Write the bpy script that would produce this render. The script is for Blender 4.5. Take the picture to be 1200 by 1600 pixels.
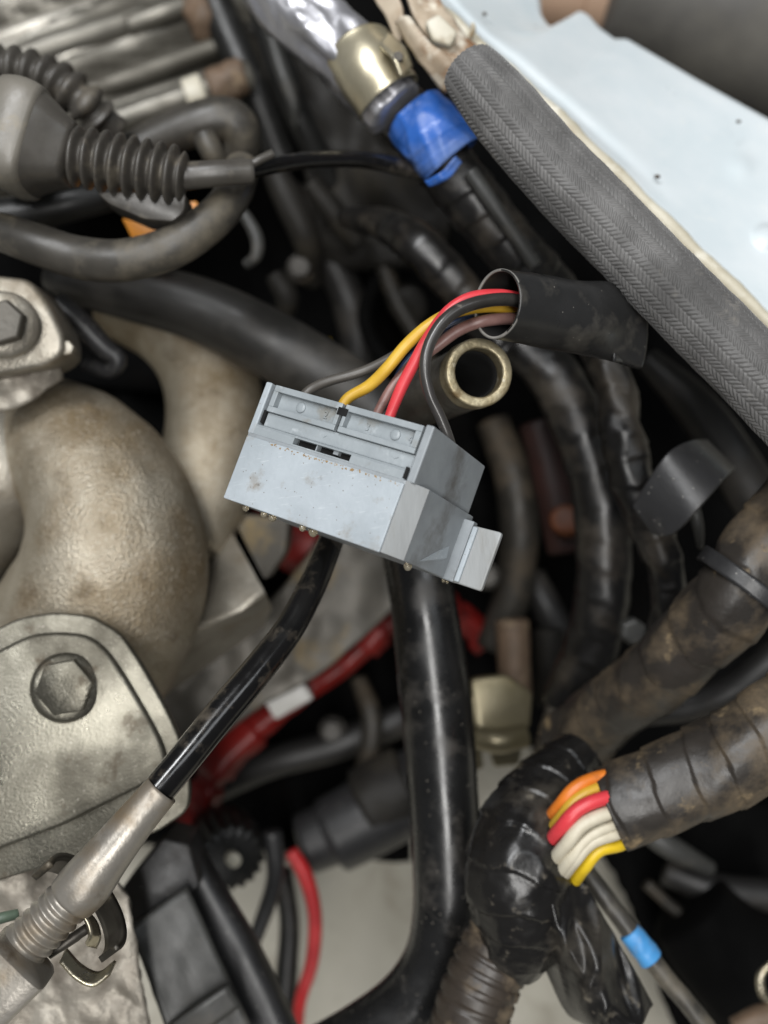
import bpy, bmesh, math, random
import numpy as np
from mathutils import Vector, Matrix, noise

random.seed(7)
for o in list(bpy.data.objects):
    bpy.data.objects.remove(o)
scene = bpy.context.scene
COL = scene.collection

# ------------------------------------------------------------------ camera, world, lamps, exposure
HFOV = math.radians(40.0)
F = 600.0 / math.tan(HFOV / 2)          # focal length in photograph pixels
CAM = Vector((0, 0, 0.60))
TILT = math.radians(18)
ROT = Matrix.Rotation(TILT, 3, 'X')
cd = bpy.data.cameras.new('camera')
cam = bpy.data.objects.new('camera', cd)
COL.objects.link(cam)
cam.location = CAM
cam.rotation_euler = (TILT, 0, 0)
cd.sensor_fit = 'HORIZONTAL'
cd.sensor_width = 36
cd.lens = 18 / math.tan(HFOV / 2)
cd.clip_start = 0.01
cd.clip_end = 50
cd.dof.use_dof = True
cd.dof.focus_distance = 0.258
cd.dof.aperture_fstop = 9.5
scene.camera = cam
scene.render.resolution_x, scene.render.resolution_y = 768, 1024

wd = bpy.data.worlds.new('World')
scene.world = wd
wd.use_nodes = True
wd.node_tree.nodes['Background'].inputs[0].default_value = (0.80, 0.86, 0.95, 1)
wd.node_tree.nodes['Background'].inputs[1].default_value = 0.06

def area(name, loc, target, sx, sy, energy, col):
    l = bpy.data.lights.new(name, 'AREA')
    l.shape = 'RECTANGLE'
    l.size, l.size_y, l.energy, l.color = sx, sy, energy, col
    o = bpy.data.objects.new(name, l)
    COL.objects.link(o)
    o.location = loc
    o.rotation_euler = (Vector(target) - Vector(loc)).to_track_quat('-Z', 'Y').to_euler()
area('ceiling_or_fill_lamp', (-0.55, 0.55, 2.1), (0, 0.1, 0.3), 1.2, 0.3, 29, (0.98, 0.99, 1.0))
area('ceiling_or_fill_lamp', (0.75, 0.25, 2.1), (0, 0.1, 0.3), 0.4, 1.1, 5, (0.93, 0.97, 1.0))  # unseen fill lamp added to lift the right side
area('ceiling_or_fill_lamp', (0.05, -0.8, 2.1), (0, -0.5, 0.3), 0.2, 1.9, 34, (1.0, 0.985, 0.96))

scene.view_settings.view_transform = 'Standard'
scene.view_settings.look = 'None'
scene.view_settings.exposure = 0.0
scene.view_settings.gamma = 1.0
scene.view_settings.use_curve_mapping = False
scene.render.engine = 'CYCLES'
scene.cycles.use_denoising = True
scene.cycles.max_bounces = 8

# ------------------------------------------------------------------ helpers
def cs(x, y, d):
    """picture position + distance along the view axis -> camera space (x right, y down, z away)"""
    return Vector(((x - 600) * d / F, (y - 800) * d / F, d))
def W(v):
    return CAM + ROT @ Vector((v[0], -v[1], -v[2]))
def P(x, y, d):
    return W(cs(x, y, d))

ORG = {}
def thing(name, label, cat, at, group=None):
    o = bpy.data.objects.new(name, None)
    COL.objects.link(o)
    o.empty_display_size = 0.01
    o.location = P(*at)
    ORG[o] = o.location.copy()
    tag(o, label, cat, group)
    return o
def tag(o, label=None, cat=None, group=None, kind=None):
    if label: o['label'] = label
    if cat: o['category'] = cat
    if group: o['group'] = group
    if kind: o['kind'] = kind
    return o
def obj(name, vf, mat, parent=None, smooth=True, bevel=0, solid=0, sub=0, autos=None):
    """verts (camera space) + faces -> ONE mesh object; the origin is the parent's, else the centre"""
    vs, fs = vf
    wv = [W(v) for v in vs]
    if parent is not None:
        org = ORG[parent]
    else:
        org = Vector((0, 0, 0))
        for v in wv: org += v
        org /= max(1, len(wv))
    me = bpy.data.meshes.new(name)
    me.from_pydata([v - org for v in wv], [], fs)
    bm = bmesh.new(); bm.from_mesh(me)
    bmesh.ops.recalc_face_normals(bm, faces=bm.faces)
    bm.to_mesh(me); bm.free()
    o = bpy.data.objects.new(name, me)
    COL.objects.link(o)
    ORG[o] = org
    if parent is not None:
        o.parent = parent
    else:
        o.location = org
    me.materials.append(mat)
    if smooth:
        me.polygons.foreach_set('use_smooth', [True] * len(me.polygons))
        if autos:
            me.set_sharp_from_angle(angle=math.radians(autos))
    if solid:
        m = o.modifiers.new('solid', 'SOLIDIFY'); m.thickness = solid; m.offset = 0
    if bevel:
        m = o.modifiers.new('bevel', 'BEVEL'); m.width = bevel; m.segments = 3
        m.limit_method = 'ANGLE'; m.angle_limit = math.radians(35)
        if not smooth:
            me.polygons.foreach_set('use_smooth', [True] * len(me.polygons)); m.harden_normals = True
    if sub:
        m = o.modifiers.new('sub', 'SUBSURF'); m.levels = sub; m.render_levels = sub
    return o
def join(*vfs):
    V, Fc = [], []
    for vs, fs in vfs:
        k = len(V); V += list(vs); Fc += [tuple(i + k for i in f) for f in fs]
    return V, Fc

def spline(rows, n):
    """Catmull-Rom through rows of numbers, n samples evenly spaced by arc length of the first three"""
    r = np.array(rows, float)
    if len(r) == 2:
        t = np.linspace(0, 1, n)[:, None]
        return r[0] * (1 - t) + r[1] * t
    p = np.vstack([2 * r[0] - r[1], r, 2 * r[-1] - r[-2]])
    out = []
    m = 24
    for i in range(1, len(p) - 2):
        a, b, c, d = p[i - 1], p[i], p[i + 1], p[i + 2]
        for k in range(m + (i == len(p) - 3)):
            t = k / m
            out.append(0.5 * (2 * b + (c - a) * t + (2 * a - 5 * b + 4 * c - d) * t * t + (3 * b - a - 3 * c + d) * t ** 3))
    out = np.array(out)
    seg = np.linalg.norm(np.diff(out[:, :3], axis=0), axis=1)
    L = np.concatenate([[0], np.cumsum(seg)])
    q = np.linspace(0, L[-1], n)
    return np.stack([np.interp(q, L, out[:, j]) for j in range(out.shape[1])], 1)

def tube(pts, seg=28, n=60, rf=None, cap=True, wall=0, nz=0, nsc=120, seed=0, straight=False, z0=0, z1=1):
    """swept tube: pts are (x, y, distance, radius in picture px there). rf(s, a, t) scales the radius: s metres along, a angle (0 = to the lens),
    t 0..1. wall > 0: open tube with that wall thickness (fraction of radius)"""
    rows = []
    for x, y, d, r in pts:
        c = cs(x, y, d); rows.append((c.x, c.y, c.z, r * d / F))
    sp = spline(rows, n) if not straight else spline([rows[0], rows[-1]], n)
    C = [Vector(q[:3]) for q in sp]; R = sp[:, 3]
    V, Fc = [], []
    nrm = None; s = 0
    rings = []
    frames = []
    for i in range(n):
        tg = (C[min(i + 1, n - 1)] - C[max(i - 1, 0)]).normalized()
        if nrm is None:
            ref = Vector((0, 0, -1))
            if abs(tg.dot(ref)) > .97: ref = Vector((0, -1, 0))
            nrm = (ref - tg * ref.dot(tg)).normalized()
        else:
            nrm = (nrm - tg * nrm.dot(tg)).normalized()
            s += (C[i] - C[i - 1]).length
        b = tg.cross(nrm)
        frames.append((C[i], nrm.copy(), b, tg, s))
    off = Vector((seed * 3.1, seed * 1.7, seed * 2.3))
    def ring(i, k):
        c, nn, b, tg, s = frames[i]
        base = len(V)
        for j in range(seg):
            a = 2 * math.pi * j / seg
            r = R[i] * k
            if rf: r *= rf(s, a, i / (n - 1))
            dr = nn * math.cos(a) + b * math.sin(a)
            if nz:
                r *= 1 + nz * noise.noise((c + dr * R[i]) * nsc + off) + 0.5 * nz * noise.noise((c + dr * R[i]) * nsc * 2.3 + off)
            V.append(c + dr * r)
        return base
    outer = [ring(i, 1) for i in range(n)]
    def strip(a, b):
        for j in range(seg):
            k = (j + 1) % seg
            Fc.append((a + j, a + k, b + k, b + j))
    for i in range(n - 1): strip(outer[i], outer[i + 1])
    if wall:
        inner = [ring(i, 1 - wall) for i in range(n)]
        for i in range(n - 1): strip(inner[i + 1], inner[i])
        strip(inner[0], outer[0]); strip(outer[-1], inner[-1])
    elif cap:
        for i, nb in ((0, 1), (n - 1, -1)):
            c, nn, b, tg, s = frames[i]
            # domed cap
            rr = [outer[i]]
            for k, h in ((.93, .06), (.75, .12)):
                base = len(V)
                for j in range(seg):
                    p = V[outer[i] + j]
                    V.append(c + (p - c) * k + tg * (-nb) * h * R[i])
                rr.append(base)
            strip(rr[0], rr[1]); strip(rr[1], rr[2])
            V.append(c - tg * nb * .14 * R[i]); m = len(V) - 1
            for j in range(seg): Fc.append((rr[2] + j, rr[2] + (j + 1) % seg, m))
    return V, Fc

def prism(poly, th):
    """poly: (x, y, d) corners; extruded by th metres away from the lens"""
    n = len(poly)
    a = [cs(*p) for p in poly]
    V = a + [v + Vector((0, 0, th)) for v in a]
    Fc = [tuple(range(n)), tuple(range(2 * n - 1, n - 1, -1))]
    Fc += [(i, (i + 1) % n, n + (i + 1) % n, n + i) for i in range(n)]
    return V, Fc
def rpoly(poly, rad=8, k=4):
    """round a picture polygon's corners"""
    out = []
    n = len(poly)
    for i in range(n):
        p0, p, p1 = (Vector(poly[(i - 1) % n]), Vector(poly[i]), Vector(poly[(i + 1) % n]))
        l0, l1 = (p0 - p).xy.length, (p1 - p).xy.length
        r0, r1 = min(rad, .45 * l0) / max(l0, 1e-6), min(rad, .45 * l1) / max(l1, 1e-6)
        a, b = p.lerp(p0, r0), p.lerp(p1, r1)
        for j in range(k + 1):
            t = j / k
            out.append(tuple(a.lerp(p, t).lerp(p.lerp(b, t), t)))
    return out
def resample(poly, n):
    return spline([tuple(p) for p in poly], n) if False else _lin(poly, n)
def _lin(poly, n):
    r = np.array(poly, float)
    L = np.concatenate([[0], np.cumsum(np.linalg.norm(np.diff(r[:, :2], axis=0), axis=1))])
    q = np.linspace(0, L[-1], n)
    return np.stack([np.interp(q, L, r[:, j]) for j in range(r.shape[1])], 1)
def ruled(A, B, nu, nv, disp=None, sm=True):
    """surface between two picture polylines of (x, y, d); disp(x, y, u, v) in metres towards the lens"""
    a = spline(A, nu) if sm else _lin(A, nu)
    b = spline(B, nu) if sm else _lin(B, nu)
    V, Fc = [], []
    for i in range(nu):
        for j in range(nv):
            t = j / (nv - 1)
            q = a[i] * (1 - t) + b[i] * t
            c = cs(*q)
            if disp: c.z -= disp(q[0], q[1], i / (nu - 1), t)
            V.append(c)
    for i in range(nu - 1):
        for j in range(nv - 1):
            Fc.append((i * nv + j, i * nv + j + 1, (i + 1) * nv + j + 1, (i + 1) * nv + j))
    return V, Fc
def hexbolt(x, y, d, r, h, rot=0, axis=(0, 0, -1), n=6, dome=.0):
    """a hexagon head of picture radius r, h metres high towards axis"""
    c = cs(x, y, d); R = r * d / F
    ax = Vector(axis).normalized()
    e1 = ax.orthogonal().normalized(); e1 = (Vector((1, 0, 0)) - ax * ax.x).normalized(); e2 = ax.cross(e1)
    V = []; Fc = []
    lay = [(1, 0), (1, .82), (.90, 1.0), (.3, 1.0 + dome)]
    for k, hh in lay:
        for j in range(n):
            a = rot + 2 * math.pi * j / n
            V.append(c + (e1 * math.cos(a) + e2 * math.sin(a)) * R * k + ax * h * hh)
    for l in range(3):
        for j in range(n):
            Fc.append((l * n + j, l * n + (j + 1) % n, (l + 1) * n + (j + 1) % n, (l + 1) * n + j))
    Fc.append(tuple(3 * n + j for j in range(n)))
    return V, Fc
def ballv(c, rx, ry=None, rz=None, seg=14, rings=9):
    ry = ry or rx; rz = rz or rx
    V, Fc = [], []
    for i in range(rings + 1):
        ph = math.pi * i / rings
        for j in range(seg):
            a = 2 * math.pi * j / seg
            V.append(c + Vector((rx * math.sin(ph) * math.cos(a), ry * math.sin(ph) * math.sin(a), rz * math.cos(ph))))
    for i in range(rings):
        for j in range(seg):
            k = (j + 1) % seg
            Fc.append((i * seg + j, i * seg + k, (i + 1) * seg + k, (i + 1) * seg + j))
    return V, Fc

def lin(c):
    if isinstance(c, str):
        c = [int(c[i:i + 2], 16) / 255 for i in (0, 2, 4)]
        c = [x / 12.92 if x <= .04045 else ((x + .055) / 1.055) ** 2.4 for x in c]
    return (*c, 1)
MATS = {}
def mat(name, c1, c2=None, ns=120, rough=.5, metal=0, bump=0, bs=900, dirt=None, rv=.08, speck=None, coat=0, spec=.5, stretch=None, sheen=0, scratch=None):
    m = bpy.data.materials.new(name); m.use_nodes = True
    nt = m.node_tree; N = nt.nodes; L = nt.links
    b = N['Principled BSDF']
    tc = N.new('ShaderNodeTexCoord'); mp = N.new('ShaderNodeMapping')
    L.new(tc.outputs['Object'], mp.inputs['Vector'])
    if stretch: mp.inputs['Scale'].default_value = stretch
    def nz(scale, det=5, ro=.55):
        t = N.new('ShaderNodeTexNoise'); t.inputs['Scale'].default_value = scale; t.inputs['Detail'].default_value = det
        t.inputs['Roughness'].default_value = ro; L.new(mp.outputs[0], t.inputs['Vector']); return t.outputs['Fac']
    def rng(s, lo, hi, a=0, c=1):
        r = N.new('ShaderNodeMapRange'); r.inputs['From Min'].default_value = lo; r.inputs['From Max'].default_value = hi
        r.inputs['To Min'].default_value = a; r.inputs['To Max'].default_value = c; L.new(s, r.inputs['Value']); return r.outputs[0]
    def mix(f, a, c):
        x = N.new('ShaderNodeMix'); x.data_type = 'RGBA'; L.new(f, x.inputs['Factor'])
        for s, i in ((a, 'A'), (c, 'B')):
            sk = [q for q in x.inputs if q.name == i and q.type == 'RGBA'][0]
            if isinstance(s, tuple): sk.default_value = s
            else: L.new(s, sk)
        return [q for q in x.outputs if q.type == 'RGBA'][0]
    c1 = lin(c1); c2 = lin(c2) if c2 else tuple(x * .75 for x in c1[:3]) + (1,)
    col = mix(rng(nz(ns), .35, .65), c1, c2)
    rg = rng(nz(ns * 1.7), .3, .7, max(.02, rough - rv), min(1, rough + rv))
    if dirt:
        for dc, dsc, lo, hi in (dirt if isinstance(dirt, list) else [dirt]):
            f = rng(nz(dsc, 8, .62), lo, hi)
            col = mix(f, col, lin(dc))
            mm = N.new('ShaderNodeMath'); mm.operation = 'MULTIPLY_ADD'; mm.use_clamp = True
            L.new(f, mm.inputs[0]); mm.inputs[1].default_value = .3; L.new(rg, mm.inputs[2]); rg = mm.outputs[0]
    if scratch:
        for ang in (.5, 1.9, 2.6):
            m2 = N.new('ShaderNodeMapping'); m2.inputs['Rotation'].default_value = (.3, .2, ang); m2.inputs['Scale'].default_value = (90, 1500, 400)
            L.new(tc.outputs['Object'], m2.inputs['Vector'])
            t2 = N.new('ShaderNodeTexNoise'); t2.inputs['Scale'].default_value = 1; t2.inputs['Detail'].default_value = 3
            L.new(m2.outputs[0], t2.inputs['Vector'])
            col = mix(rng(t2.outputs['Fac'], .66, .74, 0, .28), col, lin(scratch))
    if speck:
        sc, ssc, th = speck
        v = N.new('ShaderNodeTexVoronoi'); v.inputs['Scale'].default_value = ssc; L.new(mp.outputs[0], v.inputs['Vector'])
        col = mix(rng(v.outputs['Distance'], th, th * .6), col, lin(sc))
    L.new(col, b.inputs['Base Color']); L.new(rg, b.inputs['Roughness'])
    b.inputs['Metallic'].default_value = metal
    b.inputs['Specular IOR Level'].default_value = spec
    b.inputs['Coat Weight'].default_value = coat
    b.inputs['Coat Roughness'].default_value = .12
    if sheen: b.inputs['Sheen Weight'].default_value = sheen
    if bump:
        bp = N.new('ShaderNodeBump'); bp.inputs['Strength'].default_value = bump; bp.inputs['Distance'].default_value = .0006
        L.new(nz(bs, 4), bp.inputs['Height']); L.new(bp.outputs[0], b.inputs['Normal'])
    MATS[name] = m
    return m

# ------------------------------------------------------------------ materials
DUST = '8c7f6c'
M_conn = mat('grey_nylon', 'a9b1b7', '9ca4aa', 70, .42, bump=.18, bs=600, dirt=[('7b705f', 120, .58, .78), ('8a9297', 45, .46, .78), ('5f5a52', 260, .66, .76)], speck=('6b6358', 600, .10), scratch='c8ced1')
M_conn_side = mat('grey_nylon_side_shade', '90969a', '82878b', 90, .45, bump=.14, bs=500, dirt=('55514b', 60, .56, .8))  # connector grey darkened to paint its sides in shade
M_conn_tab = mat('grey_nylon_worn', '989b9c', '888a8a', 60, .48, bump=.15, bs=500, dirt=('78756d', 80, .52, .78), stretch=(2, .4, 1))
M_slot = mat('cavity_shade_black', '050505', '030303', rough=.9)  # near-black colour paints the shade inside openings and gaps
M_bead = mat('clear_grease', 'd8d0bd', 'b0a48a', 300, .12, spec=.8)
M_bead.node_tree.nodes['Principled BSDF'].inputs['Transmission Weight'].default_value = .75
M_conn_up = mat('grey_nylon_up_shade', '949b9f', '868d91', 90, .40, bump=.18, bs=700, dirt=[('6f6757', 110, .56, .78), ('aab0b4', 300, .6, .75)])  # connector grey darkened to paint shading on the upper cover
M_w_black = mat('black_wire', '3a3836', '2d2b29', 100, .33, coat=.3, dirt=('8f877a', 180, .66, .85))
M_w_grey = mat('dark_grey_wire', '55514c', '474440', 100, .42, dirt=('87806f', 150, .62, .85))
M_w_yel = mat('yellow_wire', 'd0a838', 'bd942c', 120, .42, dirt=('75561c', 150, .58, .82))
M_w_red = mat('red_wire', 'd8434a', 'c3343c', 120, .4, dirt=('7d2a26', 200, .66, .85))
M_w_brown = mat('brown_wire', '8c6c66', '6e4f49', 120, .42, dirt=('40302c', 120, .55, .8))
M_w_org = mat('orange_wire', 'd97a2a', 'c0661a', 120, .42, dirt=('6b4320', 110, .56, .8))
M_w_cream = mat('cream_wire', 'cfc8b4', 'b9b09b', 120, .45, dirt=('7d6b52', 90, .55, .8))
M_w_yel2 = mat('bright_yellow_wire', 'e2c02a', 'ccaa1c', 120, .42, dirt=('7a6420', 120, .58, .8))
M_sleeve = mat('black_vinyl_sleeve', '2a2a2a', '202020', 60, .33, bump=.08, bs=400, dirt=('625e57', 60, .52, .85), speck=('8a867e', 380, .07))
M_rim = mat('cut_vinyl_edge', '8f8d88', '6f6d69', 200, .5)
M_zinc = mat('zinc_tube', 'b5ab8f', '93876a', 260, .38, metal=.55, bump=.3, bs=900, dirt=[('6f5d3f', 180, .52, .7), ('dcd6c4', 300, .6, .75)])
M_steel_body = mat('dull_tube_body', '77756f', '5c5953', 80, .4, metal=.6, dirt=('3a3733', 70, .5, .75))
M_black = mat('black_rubber', '1c1c1b', '151514', 70, .42, bump=.05, dirt=('56524b', 60, .6, .9))
M_blackgloss = mat('black_gloss_pipe', '1b1b1b', '131313', 60, .27, spec=.7, bump=.05, bs=500, dirt=[('4c4843', 70, .54, .85)], speck=('6d6860', 330, .10), rv=.08)
M_hoseshine = mat('shiny_black_hose', '141313', '0d0d0d', 90, .2, coat=.25, bump=.06, bs=500, dirt=[('5e564b', 110, .54, .85)], rv=.1)
M_rubber = mat('dusty_rubber', '403d38', '33312d', 80, .42, bump=.1, bs=500, dirt=('726a5b', 60, .50, .8))
M_boot = mat('grey_rubber_boot', '4b4843', '3e3b37', 90, .36, bump=.06, dirt=('7d7566', 90, .56, .85))
M_plug = mat('grey_plug_plastic', '77736b', '67635b', 70, .38, bump=.1, dirt=('958a74', 90, .55, .8))
M_braid = mat('braided_sleeve', '666564', '4f4e4d', 90, .55, bump=.15, bs=2500, dirt=[('383736', 35, .48, .75), ('7f7a72', 60, .62, .8)], sheen=.3)
M_fender = mat('pale_blue_paint', 'dbe2e5', 'd0dade', 50, .32, bump=.05, bs=1600, coat=.3, dirt=('dfe3e2', 120, .6, .8), rv=.06)
M_flange = mat('yellowed_seam', 'c6c1b0', 'aea793', 90, .5, bump=.15, dirt=[('8a6a42', 60, .62, .74), ('dbd8cc', 140, .55, .7)])
M_rustflange = mat('rusty_painted_flange', 'b8ab98', '9d8a74', 70, .55, bump=.25, dirt=[('7d5836', 90, .52, .68), ('d5cfc0', 120, .56, .7)])
M_cream = mat('cream_block', 'd2cec0', 'bfb8a4', 80, .5, dirt=('8d7a5c', 100, .56, .75))
M_foil = mat('aluminium_foil_wrap', 'c2c2c6', 'a3a3a9', 50, .42, metal=.75, bump=.12, bs=120)
M_band = mat('yellow_zinc_band', 'd2cab2', 'bdb499', 60, .34, metal=.75, rv=.05, bump=.08, dirt=('8f8466', 60, .6, .8))
M_blue = mat('blue_tape', '3566b8', '2858a6', 70, .32, bump=.3, bs=160, dirt=('8aa0cd', 40, .48, .8))  # pale blue layer paints highlights on the tape
M_ltblue = mat('light_blue_tape', '4b93cc', '3a80ba', 120, .5, dirt=('7c8385', 130, .52, .75))
M_tape = mat('black_tape', '191817', '121111', 80, .36, bump=.25, bs=260, dirt=[('4f473c', 50, .5, .85)], spec=.6)
M_tapedust = mat('dusty_brown_tape', '322e2a', '262320', 70, .42, bump=.4, bs=260, dirt=[('6f604b', 42, .46, .70), ('1f1d1b', 80, .56, .75), ('8d7a5c', 110, .60, .74)])
M_tapegloss = mat('glossy_black_tape', '1b1a19', '131212', 60, .3, bump=.3, bs=240, dirt=[('4d4840', 50, .52, .8), ('6b6458', 200, .62, .78)])
M_conduit = mat('corrugated_conduit', '3b342d', '2b2622', 80, .42, bump=.15, bs=400, dirt=('80705a', 60, .5, .75))
M_cast = mat('cast_aluminium', 'b2a998', '968b78', 60, .37, metal=.7, bump=1.0, bs=1150, dirt=[('806f54', 40, .44, .72), ('5b4d3b', 90, .57, .78), ('c6bfb1', 900, .55, .75)])
M_cast2 = mat('smooth_cast_aluminium', '9b968b', '857f74', 60, .38, metal=.6, bump=.4, bs=900, dirt=('655843', 50, .52, .8))
M_cast_dark = mat('dull_cast_metal', '5f5b54', '4d4a44', 60, .5, metal=.4, bump=.2, bs=500, dirt=('857350', 40, .56, .75))
M_bracket = mat('passivated_steel', '7e7b70', '69665c', 50, .31, metal=.8, bump=.22, bs=1500, dirt=[('4b473e', 35, .46, .74), ('54483a', 90, .6, .78), ('b5b0a4', 1100, .6, .74)])
M_brackedge = mat('bright_cut_steel', 'aaa48e', '928b74', 120, .36, metal=.7, bump=.2)
M_pale = mat('mottled_pale_metal', '9d978c', '847d72', 120, .45, metal=.4, bump=.5, bs=700, dirt=[('5e554a', 90, .5, .75), ('3c362e', 40, .58, .8)])
M_fit = mat('dirty_fitting', '97928a', '827d74', 70, .36, metal=.55, bump=.15, dirt=[('7d6a4e', 40, .46, .72), ('55493a', 110, .58, .78), ('b3aea6', 60, .58, .8)])
M_clip = mat('bright_spring_steel', 'c4bda9', 'a39b86', 150, .3, metal=.9, bump=.2, dirt=('7a6c4f', 200, .58, .72))
M_darksteel = mat('dark_steel', '4b4741', '38352f', 90, .4, metal=.5, dirt=('756b59', 80, .56, .78))
M_bplastic = mat('black_plastic', '2b2b2c', '222223', 60, .42, bump=.12, bs=700, speck=('8d8a84', 420, .10), dirt=('4d4a46', 50, .58, .85))
M_gplastic = mat('grey_black_plastic', '424240', '353533', 60, .45, bump=.1, dirt=('615d56', 60, .55, .85))
M_redhose = mat('red_hose', '7c1712', '5f100c', 80, .45, dirt=('300c0a', 40, .48, .8))
M_white = mat('white_tag', 'c9c8c4', 'b8b6b0', 80, .5)
M_orange = mat('orange_plastic', 'd98a1c', 'c47812', 80, .45)
M_rustcap = mat('rusty_orange_cap', '6a3510', '4d270c', 90, .6)
M_void = mat('gap_shade_black', '070707', '050505', 40, .9, spec=.1, dirt=('141210', 30, .55, .8))  # colour blackened so the gaps read as shade
M_mattehose = mat('matte_black_hose', '2a2927', '21201e', 60, .44, bump=.05, dirt=('4a4640', 40, .5, .85))
M_block = mat('shaded_engine_casting', '25231f', '1a1816', 40, .6, metal=.1, spec=.3, bump=.25, bs=300, dirt=('3d382d', 30, .52, .8))  # casting colour darkened to carry the shadow in the bay
M_ribmetal = mat('ribbed_alloy_cover', '76736b', '605d55', 60, .40, metal=.5, bump=.1, dirt=('47423a', 30, .48, .8), stretch=(.6, 1, 1))
M_ribbright = mat('rib_highlight', 'a8a49b', '8c887f', 40, .36, metal=.5, dirt=('5d5850', 25, .48, .75))  # paler copy of the rib metal paints highlights on a few ribs
M_rust = mat('rusty_lump', '6b5847', '544537', 110, .6, bump=.5, bs=500, dirt=('8f7c64', 120, .55, .75))
M_floor = mat('concrete_floor', 'b3afa2', 'a19d90', 14, .75, bump=.2, bs=200, dirt=[('7f7768', 20, .58, .75), ('8f8a7d', 45, .55, .75)])
M_tyre = mat('grey_rubber_tyre', '55534f', '474542', 20, .6, dirt=('6a675f', 14, .5, .8))
M_tan = mat('tan_board', 'ab8f79', '997d67', 20, .6)
M_gold = mat('yellow_zinc_bracket', '857d66', '70684f', 60, .36, metal=.5, dirt=('a8935c', 60, .6, .8))
M_maroon = mat('maroon_hose', '35201c', '281815', 60, .5)
M_grit = mat('dark_grit', '4a3a2a', '33281d', 300, .7)

# ------------------------------------------------------------------ setting
fl = obj('floor', ([Vector(v) for v in []], []), M_floor)
bpy.data.objects.remove(fl)
me = bpy.data.meshes.new('floor')
me.from_pydata([(-2, -2, 0), (2, -2, 0), (2, 2, 0), (-2, 2, 0)], [], [(0, 1, 2, 3)])
me.materials.append(M_floor)
fl = bpy.data.objects.new('floor', me); COL.objects.link(fl); tag(fl, kind='structure')

def nzd(amp, sc, seed=0):
    return lambda x, y, u, v: amp * (noise.noise(Vector((x * sc, y * sc, seed * 7.7))) + .5 * noise.noise(Vector((x * sc * 2.3, y * sc * 2.3, seed * 3.3))))
# near-black sheets added to stand in for shade in the gaps
t = thing('shade_sheet', 'added black sheets standing in for shade low in the engine bay', 'shade_sheet', (700, 800, .53))
obj('panel_or_shade_sheet', ruled([(-260, -260, .56), (300, -260, .56), (800, -260, .57), (1150, -260, .56)],
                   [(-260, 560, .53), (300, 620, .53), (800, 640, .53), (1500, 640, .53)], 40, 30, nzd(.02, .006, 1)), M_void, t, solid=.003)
obj('panel_or_shade_sheet', ruled([(-260, 540, .53), (640, 600, .53)], [(-260, 1290, .50), (640, 1335, .50)], 40, 30, nzd(.015, .008, 2)), M_void, t, solid=.003)
obj('panel_or_shade_sheet', ruled([(620, 600, .53), (1500, 600, .53)], [(640, 1160, .50), (840, 1170, .50), (1000, 1240, .49), (1500, 1290, .48)], 40, 30, nzd(.012, .008, 3)), M_void, t, solid=.003)
obj('panel_or_shade_sheet', ruled([(830, 1170, .495), (1020, 1235, .475), (1500, 1280, .47)], [(975, 1380, .475), (1120, 1680, .46), (1500, 1680, .46)], 30, 30, nzd(.008, .01, 4)), M_void, t, solid=.003)

# ------------------------------------------------------------------ pale blue fender with its seam
lowE = [(560, -110, .345), (700, 20, .34), (770, 95, .335), (850, 165, .33), (973, 283, .325), (1087, 396, .32), (1210, 515, .315), (1330, 640, .31)]
upE = [(845, -110, .395), (849, -20, .395), (851, 22, .395), (862, 40, .394), (882, 50, .393), (895, 44, .393), (905, 22, .393), (914, 14, .393), (925, 20, .392), (942, 40, .39),
       (966, 57, .389), (985, 56, .388), (1010, 70, .386), (1090, 115, .38), (1200, 172, .37), (1330, 240, .36), (1400, 300, .355)]
DIM = [(1157, 262, 22, .0012), (1196, 372, 20, .003), (1010, 150, 60, .0006)]
def fdisp(x, y, u, v):
    h = 0
    for a, b, r, k in DIM:
        q = math.hypot(x - a, y - b) / r
        h += k * math.exp(-q * q * 1.6) if k < .002 else k * max(0, 1 - q ** 4)
    h -= .0035 * math.exp(-((v - .13) / .05) ** 2) * min(1, max(0, (.62 - u) * 4)) * .6
    h += .0006 * noise.noise(Vector((x * .006, y * .006, 2)))
    h -= .010 * max(0, (v - .93) / .07) ** 2
    return h
t = thing('fender_panel', 'pale blue painted inner fender along the upper right of the engine bay', 'fender', (1000, 200, .36))
obj('panel_or_shade_sheet', ruled(lowE, upE, 150, 60, fdisp, sm=False), M_fender, t, solid=.0012)
seam = [(690, 20, .334, 12), (770, 92, .330, 12), (850, 165, .325, 13), (915, 226, .3215, 12), (973, 281, .318, 11), (1087, 394, .313, 12), (1210, 512, .308, 12), (1330, 636, .303, 12)]
obj('seam_bead', tube(seam, 16, 120, lambda s, a, q: 1 + .12 * math.sin(s * 260) , nz=.12, nsc=200), M_flange, t)
obj('seam_flange', ruled([(720, 60, .331), (850, 175, .322), (973, 293, .315), (1087, 406, .31), (1210, 524, .305), (1330, 650, .30)],
                         [(712, 84, .331), (836, 196, .322), (958, 312, .315), (1072, 425, .31), (1192, 546, .305), (1310, 670, .30)], 60, 6, nzd(.0012, .02, 5)), M_flange, t, solid=.001)
obj('lower_lip', ruled([(985, 470, .335), (1060, 545, .332), (1130, 605, .328), (1205, 680, .322), (1300, 790, .315)],
                       [(1090, 440, .335), (1160, 510, .33), (1230, 580, .325), (1300, 650, .32), (1380, 720, .315)], 40, 12, nzd(.0008, .01, 6)), M_fender, t, solid=.0015)
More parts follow.
